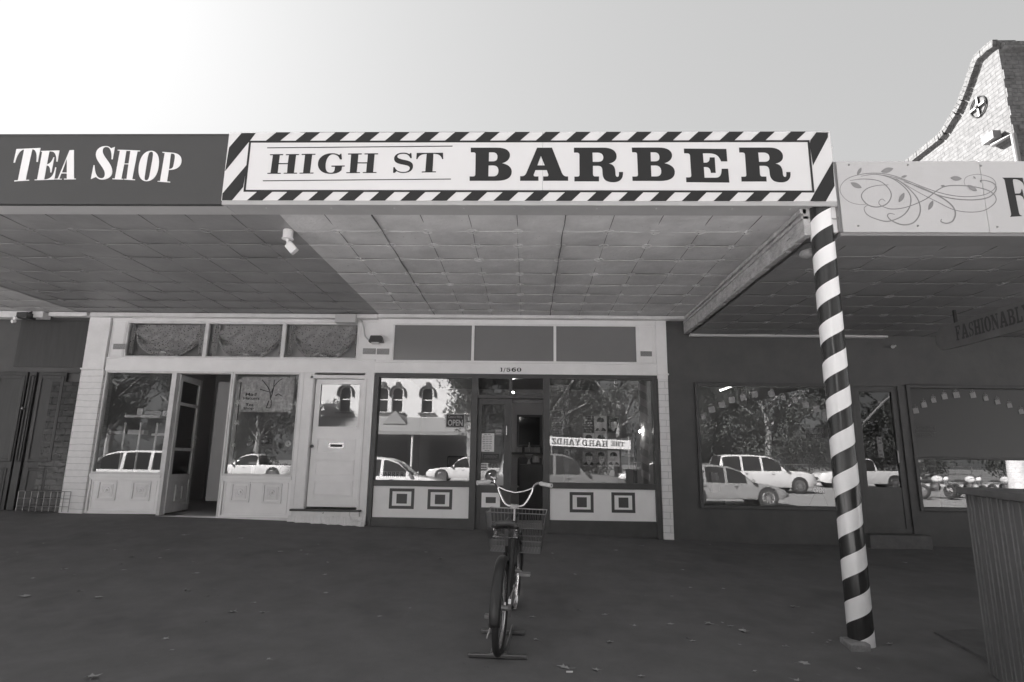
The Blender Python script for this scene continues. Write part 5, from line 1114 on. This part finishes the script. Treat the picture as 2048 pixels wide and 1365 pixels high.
mb.tube([P3(.068, y, z) for y, z in cat(g1, 4)], .012, 6); mb.box(.066, .070, .0, .50, .30, .395); bpart('chain_guard', mb, M['chrome'], sm=False)
mb = MB(); c = P3(0, -.02, .60) ; mb.box(-.035, .035, -.085, -.07, .62, .66) ; bpart('reflector', mb, M['plastic'], sm=False, bevel=.004)
mb = MB(); mb.tube([P3(-.06, .36, .27), P3(-.14, .30, .0)], .008, 6); bpart('kickstand', mb, M['steel'])
sl2 = (gz(-.1, 5.9)-gz(-.2, 4.76))/1.14
bk.rotation_euler = (math.atan(sl2), rad(1.2), rad(-4.6))
bk.location = (-.195, 4.76, gz(-.195, 4.76)+.004)
sn = thing('bike_stand', 'low dark metal floor rack under the bicycle wheels', 'rack', (-.2, 4.7, -1.4))
p = on_ground(937, 1316); q = on_ground(1054, 1321); mb = MB(); mb.obox(((p.x+q.x)/2, (p.y+q.y)/2, gz(p.x, p.y)+.02), ((q.x-p.x)/2, (q.y-p.y)/2, 0), (0, .018, 0), (0, 0, .013)); mb.build('foot', M['wire'], sn, bevel=.004)
p = on_ground(962, 1268); q = on_ground(1050, 1272); mb = MB(); mb.obox(((p.x+q.x)/2, (p.y+q.y)/2, gz(p.x, p.y)+.02), ((q.x-p.x)/2, (q.y-p.y)/2, 0), (0, .018, 0), (0, 0, .013)); mb.build('foot', M['wire'], sn, bevel=.004)
mb = MB()
for dx in (-.05, .05): mb.tube([(-.20+dx, 4.70, gz(-.2, 4.7)+.03), (-.16+dx, 5.3, gz(-.2, 5.3)+.03)], .012, 8)
mb.build('rail', M['wire'], sn)

# ================================================================== FALLEN LEAVES
def leafmesh(seed):
    r = random.Random(seed); mb = MB(); k = r.choice((5, 5, 7)); pts = []
    for i in range(k*2):
        t = 2*pi*i/(k*2); rr = (1 if i % 2 == 0 else .42)*(.8+.4*r.random()); pts.append((rr*cos(t), rr*sin(t)))
    c = (0, 0, .12); vs = [c]+[(x, y, .05+.35*r.random()) for x, y in pts]; mb.add(vs, [(0, i+1, (i+1) % (k*2)+1) for i in range(k*2)])
    mb.tube([(0, 0, .1), (-.6, -.9, .15), (-.9, -1.5, .3)], .03, 3); return mb.v, mb.f
lm = []
for s in range(6):
    v, f = leafmesh(s); me = bpy.data.meshes.new('leaf'); me.from_pydata(v, [], f); me.materials.append(M['leaf'] if s < 4 else M['leafd']); lm.append(me)
big = [(465,1226,.045,'curled pale leaf lying left of the bicycle on the dark path'), (524,1227,.035,'crumpled pale leaf just right of the curled leaf, left of bicycle'), (652,1188,.035,'pale leaf lying well left of the rear wheel'), (331,1280,.03,'small pale leaf on the path near the left foreground'), (1128,1337,.05,'crumpled pale leaf in the foreground right of the bike rack'), (1418,1250,.055,'broad pale leaf lying between bicycle and striped pole'), (1487,1265,.055,'broad pale leaf nearest the left of the pole foot'), (1208,1231,.03,'bright little leaf right of the bicycle'), (1072,1281,.03,'small bright leaf beside the rear wheel'), (1609,1329,.045,'twisted leaf in the foreground left of the pole block'), (1595,1363,.03,'leaf cut by the bottom edge of the picture'), (185,1357,.055,'long pale leaf at the bottom left corner'), (1586,1215,.035,'leaf lying left of the pole at mid path'), (52,1195,.05,'long dull leaf near the left edge of the path'), (367,1072,.045,'thin leaf lying in front of the open tea shop door')]
rl = random.Random(3)
for px, py, s, lb in big:
    p = on_ground(px, py); o = bpy.data.objects.new('fallen_leaf', lm[rl.randrange(4)]); COL.objects.link(o); o.location = (p.x, p.y, gz(p.x, p.y)+.004); o.scale = (s, s, s*.8); o.rotation_euler = (0, 0, rl.random()*6.28)
    tag(o, lb, 'leaf', 'fallen leaves')
small = [(262,1115),(88,1088),(128,1140),(148,1152),(204,1139),(240,1130),(245,1142),(66,1158),(162,1184),(196,1197),(371,1181),(376,1184),(412,1195),(429,1179),(393,1148),(336,1101),(385,1125),(482,1078),(513,1144),(476,1168),(508,1207),(637,1090),(659,1090),(655,1126),(629,1114),(614,1110),(603,1102),(650,1151),(618,1178),(666,1194),(747,1110),(851,1106),(881,1118),(820,1218),(863,1253),(759,1235),(538,1321),(344,1302),(292,1328),(408,1246),(230,1101),(320,1118),(35,1106),(15,1120),(5,1107),(215,1068),(705,1078),(560,1105),(1105,1108),(1108,1118),(1283,1093),(1232,1102),(1366,1141),(1376,1155),(1347,1149),(1333,1149),(1381,1177),(1446,1179),(1344,1194),(1292,1194),(1268,1220),(1160,1222),(1033,1235),(1065,1236),(1219,1286),(1377,1278),(1461,1254),(1452,1268),(1570,1295),(1479,1291),(1660,1283),(1650,1292),(1655,1287),(1445,1247),(1340,1250),(1755,1085),(1640,1065),(1565,1115),(1811,1127),(1875,1110),(1780,1290),(1757,1340),(1719,1340),(1637,1352),(1510,1345),(1192,1342),(1282,1355),(1269,1253),(1385,1284),(1626,1268),(1176,1113),(1150,1150),(1240,1160),(1420,1090)]
for i, (px, py) in enumerate(small):
    p = on_ground(px, py); o = bpy.data.objects.new('fallen_leaf', lm[rl.randrange(6)]); COL.objects.link(o); s = rl.uniform(.012, .03)
    o.location = (p.x, p.y, gz(p.x, p.y)+.004); o.scale = (s*1.5, s, s*.9); o.rotation_euler = (0, 0, rl.random()*6.28)
    tag(o, 'one of the many small dry leaves scattered over the dark path', 'leaf', 'fallen leaves')
p = on_ground(1139, 1348); mb = MB(); mb.tube([(p.x-.022, p.y, gz(p.x, p.y)+.010), (p.x+.022, p.y+.004, gz(p.x, p.y)+.010)], .006, 8); o = mb.build('cigarette_butt', M['paper']); tag(o, 'white cigarette butt on the path in the bottom foreground', 'litter')

# ================================================================== ACROSS THE STREET (seen mirrored in the shop windows)
ob = thing('street_building', 'white rendered building with arched upper windows across the street', 'building', (-14, -25, -1.1))
Yb = -25.0; bx0, bx1 = -15.9, -3.6; wins = [-7.5, -9.75, -10.85, -13.7]
def arch(cx, z0, zs, hw, n=12): return [(cx-hw, z0), (cx+hw, z0)]+[(cx+hw*cos(pi*k/n), zs+hw*sin(pi*k/n)) for k in range(n+1)]
mb = MB(); holes = [arch(c, 3.5, 4.95, .42) for c in wins]
mb.poly([[(bx0, -1.1), (bx1, -1.1), (bx1, 9.6), (bx0, 9.6)]]+holes, lambda x, z: Vector((x, Yb, z)), (0, 1, 0), .35); mb.build('wall', M['bwall'], ob)
for c in wins:
    mb = MB(); pts = [(c+.56*cos(pi*k/14), Yb+.06, 4.95+.56*sin(pi*k/14)) for k in range(15)]; mb.tube([(c+.56, Yb+.06, 4.72)]+pts+[(c-.56, Yb+.06, 4.72)], .085, 6); mb.box(c-.13, c+.13, Yb, Yb+.16, 5.42, 5.78); mb.build('arch_moulding', M['mould'], ob)
    mb = MB(); mb.box(c-.62, c+.62, Yb, Yb+.18, 3.38, 3.5); mb.build('sill', M['mould'], ob)
    mb = MB(); mb.frame(c-.42, c+.42, Yb-.2, Yb-.15, 3.5, 5.38, .06); mb.box(c-.40, c+.40, Yb-.2, Yb-.15, 4.42, 4.5); fr_ = mb.build('window', M['bwall'], ob)
    mb = MB(); mb.box(c-.42, c+.42, Yb-.24, Yb-.22, 3.5, 5.4); mb.build('pane', M['carglass'], fr_)
mb = MB(); mb.box(bx0, bx1+.2, Yb, Yb+.35, 8.6, 9.0); mb.box(bx0, bx1+.3, Yb, Yb+.5, 9.5, 9.75); mb.build('cornice', M['bwall'], ob)
mb = MB(); mb.box(bx1-6, bx1, Yb-8, Yb-.35, -1.1, 9.4); mb.build('side_wall', M['bwall'], ob)
mb = MB(); mb.add([(bx0, Yb+.01, 3.15), (bx1, Yb+.01, 3.15), (bx1, Yb+3.2, 2.0), (bx0, Yb+3.2, 2.0)], [(0,1,2,3)]); mb.box(bx0, bx1, Yb+3.1, Yb+3.2, 1.75, 2.0); mb.build('verandah_roof', M['bgrey'], ob)
mb = MB(); mb.box(bx0+.1, bx1-.1, Yb+.02, Yb+.06, -1.05, 2.6); mb.build('shopfront', M['wall_dark'], ob)
for k in range(3):
    x = bx1-2-4.2*k; mb = MB(); mb.box(x-1.6, x+1.0, Yb+.07, Yb+.12, -.4, 1.4); mb.build('shop_window', M['carglass'], ob); mb = MB(); mb.tube([(x+1.9, Yb+3.0, -1.1), (x+1.9, Yb+3.0, 2.0)], .07, 8); mb.build('post', M['bwall'], ob)
mb = MB()
mb.add([(-10.3, Yb+1.9, 2.55), (-8.6, Yb+1.9, 2.55), (-9.45, Yb+1.9, 3.5), (-10.3, Yb+.02, 2.9), (-8.6, Yb+.02, 2.9), (-9.45, Yb+.02, 3.5)], [(0,1,2), (0,2,5,3), (1,4,5,2)]); mb.build('dormer', M['bgrey'], ob)

def tree(x, y, h, cr, seed, label, white=False, dense=1.0, z0=-1.1, base=.28):
    r = random.Random(seed); t = thing('tree', label, 'tree', (x, y, z0), 'street trees across the road')
    mb = MB(); pts = [Vector((x+.12*sin(k*1.3+seed), y+.1*cos(k+seed), z0+h*.55*k/6)) for k in range(7)]; mb.tube(pts, [.30-.03*k for k in range(7)], 9)
    ends = []
    for k in range(9):
        a = 2*pi*k/9+r.random(); s0 = pts[3+k % 4]; L = cr*(.6+.4*r.random()); e = s0+Vector((cos(a)*L, sin(a)*L, h*(.12+.25*r.random()))); m_ = s0.lerp(e, .5)+Vector((0, 0, .25)); mb.tube([s0, m_, e], [.11, .07, .03], 6); ends.append(e)
    mb.build('trunk', M['trunkw'] if white else M['trunk'], t, sm=True)
    cl = []
    for k in range(int(34*dense)):
        a = r.random()*2*pi; q = math.sqrt(r.random()); u = r.random(); zz = z0+h*(base+(1-base)*u); sh = math.sin(pi*min(1, .12+u*.85))**.6
        cl.append((Vector((x+cos(a)*q*cr*sh, y+sin(a)*q*cr*sh, zz)), .55+.7*r.random()))
    for mi, mt in ((0, M['foliage']), (1, M['foliage2'])):
        mb = MB(); vs = []; fs = []
        for c, cs in cl:
            for k in range(int(210*(1 if mi == 0 else .5))):
                d = Vector((r.gauss(0, 1), r.gauss(0, 1), r.gauss(0, .8))); d = d.normalized()*cs*(r.random()**.4)*1.1; p = c+d
                u1 = Vector((r.gauss(0, 1), r.gauss(0, 1), r.gauss(0, 1)-.8)).normalized(); u2 = u1.orthogonal().normalized(); s = .06+.08*r.random(); b = len(vs)
                vs += [p-u1*s, p+u2*s*.45, p+u1*s, p-u2*s*.45]; fs.append((b, b+1, b+2, b+3))
        mb.v = [tuple(v) for v in vs]; mb.f = fs; mb.m = [0]*len(fs)
        me = bpy.data.meshes.new('crown'); me.from_pydata([tuple(Vector(v)-Vector((x, y, z0))) for v in mb.v], [], mb.f); me.materials.append(mt); o = bpy.data.objects.new('crown', me); COL.objects.link(o); o.parent = t
    return t
tree(-3.4, -17.5, 9.5, 2.3, 1, 'leafy street tree in front of the white building', dense=1.1, base=.3)
T_ = [(1.5,-23,12,4.2,2),(6.5,-24,13,4.5,3),(17,-24,13,4.6,4),(22.5,-23,12,4.5,5),(28,-25,14,5,6),(11.5,-26,7.5,3.4,7),(-22,-23,9,3.6,8),(-29,-22,11,4.5,9),(35,-23,12,5,10),(-18.2,-21,8.5,2.4,11),(43,-24,13,5.5,16),(52,-26,14,6,17),(-26,-27,10,4.5,18),(-36,-27,12,5,19),(-.5,-27,12,4,12),(4,-27,11,4,13),(14,-27,8,3.5,14),(20,-27,12,4.5,15)]
T_L = ['tall tree first right of the white building','broad tree second right of the white building','big tree right of the gap in the trees','tree beyond the gap second along','tall tree far right across the road','low bushy tree standing in the gap','slim tree in front of the white building left','spreading tree at the far left of the street','last big tree at the far right of the street','thin young tree by the white building','tree near the far right end of the street','largest tree at the far right end of the street','rear tree left of the white building','rear tree at the far left end of the street','rear tree behind the first tall tree','rear tree behind the broad tree','rear low tree behind the gap','rear tree behind the big tree']
for (a, b, c, d, e), l in zip(T_, T_L): tree(a, b, c, d, e, l, base=.06 if e not in (9,) else .3, dense=1.5)
tk = thing('tree', 'thick pale barked tree trunk at the near kerb right', 'tree', (20.4, -6.6, -1.45)); mb = MB(); mb.tube([(20.4, -6.6, -1.5), (20.3, -6.6, -.3), (20.35, -6.6, 2.5), (20.6, -6.7, 6)], [.46, .34, .32, .28], 16); mb.build('trunk', M['trunkw'], tk, sm=True)

def car(name, label, paint, L, W, H, x, y, rot, kind='suv', z=-1.48):
    """body surface lofted through cross-sections along x; nose at +x"""
    t = thing(name, label, 'car', (0, 0, 0)); ORG[t.name] = (0, 0, 0); wr = .36 if kind in ('suv', 'ute') else .32
    b = H*.57
    K = {'suv': dict(belt=[(-1, b-.02), (.3, b), (.75, b-.06), (1, b-.22)], top=[(-1, b+.02), (-.97, b+.1), (-.90, H-.08), (-.75, H-.01), (-.3, H), (.02, H-.05), (.16, H-.17), (.36, b+.04), (.7, b-.0), (.93, b-.14), (1, b-.30)]),
         'wagon': dict(belt=[(-1, b), (.3, b-.03), (.75, b-.12), (1, b-.32)], top=[(-1, b+.02), (-.95, b+.12), (-.80, H-.12), (-.62, H-.02), (-.25, H), (.02, H-.06), (.18, H-.20), (.42, b+.02), (.7, b-.07), (.92, b-.24), (1, b-.42)]),
         'sedan': dict(belt=[(-1, b-.06), (-.6, b), (.3, b-.03), (.75, b-.12), (1, b-.3)], top=[(-1, b-.04), (-.95, b+.06), (-.72, b+.10), (-.60, b+.22), (-.40, H-.05), (-.15, H), (.05, H-.05), (.2, H-.18), (.42, b+.02), (.7, b-.07), (.93, b-.22), (1, b-.36)]),
         'ute': dict(belt=[(-1, b), (.3, b), (.75, b-.06), (1, b-.2)], top=[(-1, b+.03), (-.25, b+.04), (-.20, H-.12), (-.14, H-.01), (.0, H), (.12, H-.06), (.24, H-.2), (.40, b+.03), (.7, b-.03), (.93, b-.14), (1, b-.3)])}[kind]
    def ip(P, u):
        for (a, va), (c_, vc) in zip(P, P[1:]):
            if u <= c_: return va+(vc-va)*(u-a)/(c_-a)
        return P[-1][1]
    us = sorted(set([-1+2*k/44 for k in range(45)]+[p[0] for p in K['top']])); st_ = []
    hw = W/2
    for u in us:
        e = max(0, abs(u)-.78)/.22; wb = hw*(1-.16*e**2.2); zt = ip(K['top'], u); zl = min(ip(K['belt'], u), zt-.015); zb = .26+.10*e**2
        q = max(0, min(1, (zt-zl)/(H-b))); wt = wb*(1-.20*q)-.03; zr = zt-.07*q-.01
        st_.append([(wb*.93, zb), (wb*.985, zb+.10), (wb, zb+(zl-zb)*.5), (wb*.99, zl-.05), (wb*.965, zl), (wb*.965+(wt-wb*.965)*.5, zl+(zr-zl)*.55), (wt, zr), (wt*.88, zt-.012), (wt*.5, zt), (0, zt+.01*q)])
    mb = MB(); m = len(st_[0]); full = 2*m-1; vs = []
    for u, sc in zip(us, st_):
        ring = [(u*L/2, y_, z_) for y_, z_ in sc]+[(u*L/2, -y_, z_) for y_, z_ in sc[-2::-1]]; vs += ring
    topP = K['top']; steep = []
    for a in range(len(us)-1):
        um = (us[a]+us[a+1])/2; slope = abs(ip(topP, us[a+1])-ip(topP, us[a]))/((us[a+1]-us[a])*L/2); qm = (ip(topP, um)-ip(K['belt'], um))/(H-b)
        steep.append((um, slope, qm))
    fs = []; mi = []
    pil = {'suv': (-.52, -.12), 'wagon': (-.45, -.08), 'sedan': (-.28, .0), 'ute': (-.9,)}[kind]
    for a in range(len(us)-1):
        um, slope, qm = steep[a]
        for k in range(full-1):
            fs.append((a*full+k, (a+1)*full+k, (a+1)*full+k+1, a*full+k+1)); kk = min(k, full-2-k); g = 0
            if kk in (4, 5) and qm > .42 and slope < 1.6 and all(abs(um-p) > .022 for p in pil): g = 1
            if kk in (7, 8) and slope > .22 and .08 < qm < .93 and um > .1: g = 1
            if kk in (7, 8) and slope > .5 and .1 < qm < .9 and um < -.1: g = 1
            mi.append(g)
    for e_ in (0, len(us)-1): fs.append(tuple(e_*full+k for k in range(full))); mi.append(0)
    me = bpy.data.meshes.new('body'); me.from_pydata(vs, [], fs); me.materials.append(paint); me.materials.append(M['carglass'])
    for p_, g in zip(me.polygons, mi): p_.material_index = g; p_.use_smooth = True
    me.validate(); bm = bmesh.new(); bm.from_mesh(me); bmesh.ops.recalc_face_normals(bm, faces=bm.faces); bm.to_mesh(me); bm.free()
    o = bpy.data.objects.new('body', me); COL.objects.link(o); o.parent = t; sd2 = o.modifiers.new('es', 'EDGE_SPLIT'); sd2.split_angle = rad(55)
    for fx in (-L*.30, L*.31):
        for s in (-1, 1):
            mb = MB(); mb.lathe((fx, s*(hw-.20), wr), (0, s, 0), [(0, wr*.9), (.02, wr), (.19, wr), (.215, wr*.93), (.217, wr*.68)], 28); w_ = mb.build('wheel', M['tyre'], t, sm=True)
            mb = MB(); mb.ring((fx, s*(hw+.012), wr), (0, 1, 0), wr*.66, .018, 28, 6); mb.disc((fx, s*(hw+.0), wr), (0, 1, 0), wr*.16, .04, 14)
            for k in range(10): a_ = k*pi/5; mb.obox((fx+cos(a_)*wr*.38, s*(hw+.008), wr+sin(a_)*wr*.38), (cos(a_)*wr*.28, 0, sin(a_)*wr*.28), (0, .010, 0), (-sin(a_)*.016, 0, cos(a_)*.016))
            mb.build('rim', M['chrome'], w_)
            mb = MB(); mb.disc((fx, s*(hw-.10), wr+.02), (0, 1, 0), wr+.055, .212, 32); mb.build('wheel_arch', M['blackmetal'], t)
    for s in (-1, 1):
        mb = MB(); mb.sphere((L/2-.16, s*(hw-.30), b-.36), .1, 12, 8, (1.2, 1.7, .75)); mb.build('headlight', M['chrome'], t, sm=True)
        mb = MB(); mb.sphere((L*.185, s*(hw+.07), b+.06), .09, 10, 8, (.7, 1.1, .8)); mb.build('mirror', M['blackmetal'] if kind != 'wagon' else paint, t, sm=True)
        mb = MB(); mb.sphere((-L/2+.10, s*(hw-.20), b-.12), .09, 10, 8, (1, 1, 1.4)); mb.build('tail_light', M['inkg'], t, sm=True)
        for dxx in (.05, -.22):
            if kind == 'ute' and dxx < 0: continue
            mb = MB(); mb.box(L*dxx-.09, L*dxx+.05, s*(hw+.002), s*(hw+.014), b-.16, b-.13); mb.build('door_handle', M['blackmetal'], t)
    mb = MB(); mb.box(L/2-.06, L/2+.012, -.45, .45, .42, .60); mb.build('grille', M['blackmetal'], t, bevel=.02)
    if kind == 'ute':
        mb = MB(); mb.box(-L/2+.12, -L*.14, -hw+.14, hw-.14, b+.045, b+.06); mb.build('tray_cover', M['blackmetal'], t)
    t.location = (x, y, z); t.rotation_euler = (0, 0, rot); return t
car('parked_car', 'white station wagon parked at the near kerb', M['carwhite'], 4.8, 1.8, 1.62, -5.3, -4.4, 0, 'wagon')
car('parked_car', 'dark four wheel drive parked at the near kerb opposite the barber', M['cardark'], 4.9, 1.85, 1.85, 1.3, -4.4, 0, 'suv')
car('parked_car', 'silver hatchback parked at the near kerb right', M['carsilver'], 4.3, 1.75, 1.5, 7.5, -4.4, 0, 'wagon')
car('parked_car', 'white van facing the tea shop at the far left kerb', M['carwhite'], 4.9, 1.85, 1.75, -16.6, -5.4, rad(165), 'suv')
car('parked_car', 'white large four wheel drive parked mid road', M['carwhite'], 5.0, 1.9, 1.85, 12.0, -12.5, rad(-4), 'suv', -1.32)
car('parked_car', 'white sedan parked across the road', M['carwhite'], 4.8, 1.8, 1.45, 8.0, -19, rad(180), 'sedan', -1.24)
car('parked_car', 'white pickup parked across the road at right', M['carwhite'], 5.2, 1.85, 1.75, 20.3, -18.5, rad(185), 'ute', -1.24)
car('parked_car', 'white pickup parked across the road at left', M['carwhite'], 5.0, 1.8, 1.55, -16.4, -17, rad(180), 'ute', -1.27)
car('parked_car', 'white pickup passing in front of the white building', M['carwhite'], 5.0, 1.8, 1.55, -3.6, -18.2, rad(180), 'ute', -1.25)
def motorbike(x, y, rot, label):
    t = thing('motorcycle', label, 'motorcycle', (0, 0, 0)); ORG[t.name] = (0, 0, 0)
    for fx in (-.75, .75):
        mb = MB(); mb.ring((fx, 0, .32), (0, 1, 0), .26, .065, 24, 8); w_ = mb.build('wheel', M['tyre'], t); mb = MB(); mb.disc((fx, 0, .32), (0, 1, 0), .19, .03, 20); mb.build('rim', M['chrome'], w_)
    mb = MB(); mb.sphere((.15, 0, .85), .22, 12, 8, (1.3, .8, .75)); mb.build('fuel_tank', M['carwhite'], t, sm=True)
    mb = MB(); mb.box(-.65, -.1, -.14, .14, .74, .84); mb.build('seat', M['leather'], t, bevel=.04)
    mb = MB(); mb.sphere((.0, 0, .48), .22, 10, 6, (1.2, .8, 1)); mb.tube([(-.75, .1, .32), (-.3, .1, .3), (.2, .12, .35)], .04, 8); mb.build('engine', M['chrome'], t)
    mb = MB()
    for s in (-1, 1): mb.tube([(.75, .09*s, .32), (.5, .09*s, .98)], .025, 6)
    mb.tube([(.4, -.36, 1.05), (.5, -.1, 1.0), (.5, .1, 1.0), (.4, .36, 1.05)], .014, 6); mb.tube([(-.75, 0, .32), (0, 0, .4), (.45, 0, .9)], .03, 6); mb.build('frame', M['chrome'], t)
    mb = MB(); mb.sphere((.62, 0, .88), .10, 10, 8); mb.build('headlight', M['plw'], t, sm=True)
    t.location = (x, y, -1.36); t.rotation_euler = (0, 0, rot)
for i, (x, y) in enumerate(((17.6, -9.6), (19.0, -9.8), (20.6, -9.9), (22.3, -10))): motorbike(x, y, rad(70+i*7), ['motorcycle parked first from the left across the road', 'motorcycle second from the left across the road', 'motorcycle third from the left across the road', 'motorcycle at the right end of the row'][i])
fc = thing('mesh_fence', 'low railing along the far pavement', 'fence', (14, -22, -1.1)); 
mb = MB(); mb.tube([(5, -22.6, .1), (30, -22.6, .1)], .03, 6); mb.tube([(5, -22.6, -.4), (30, -22.6, -.4)], .03, 6); mb.build('rail', M['steel'], fc)
for k in range(11): mb = MB(); mb.tube([(5+2.5*k, -22.6, -1.08), (5+2.5*k, -22.6, .1)], .035, 6); mb.build('post', M['steel'], fc)

bn = thing('banner', 'long white banner lettered THE HARD YARDZ on posts across the street', 'banner', (4, -16, -1.2))
YB = -16.0
def vr(px, py): p = PY(px, py, 19+16); return p.x, p.z
A = vr(1100, 873.5); B = vr(1261.5, 881.5); C_ = vr(1100, 891.5); L_ = B[0]-A[0]; Hh = A[1]-C_[1]; sl0 = (B[1]-A[1])/L_
def bnp(x, z): return Vector((A[0]+x, YB, A[1]-Hh+z+sl0*x))
mb = MB(); mb.poly([[(-.1, 0), (L_, 0), (L_, Hh), (-.1, Hh)]], bnp, (0, 1, 0), .03); mb.build('sheet', M['bwall'], bn)
mb = MB(); kx = L_/161.5
def mir(x1_, w_, s_, h_, zo=.2): slab_text(mb, s_, w_, h_*Hh, lambda x, z: bnp(x1_-x, zo*Hh+z)+Vector((0, .004, 0)), (0, 1, 0), gap=8, th=.002)
mir(149*kx, 27*kx, 'THE', .5, .3); mir(116*kx, 52*kx, 'HARD', .68, .16); mir(61*kx, 57*kx, 'YARDZ', .68, .16)
mb.build('lettering', M['ink'], bn)
for xx in (.1, L_-.1): MB().tube([(A[0]+xx, YB-.06, -1.1), (A[0]+xx, YB-.06, A[1]+.1)], .05, 8).build('post', M['steel'], bn)
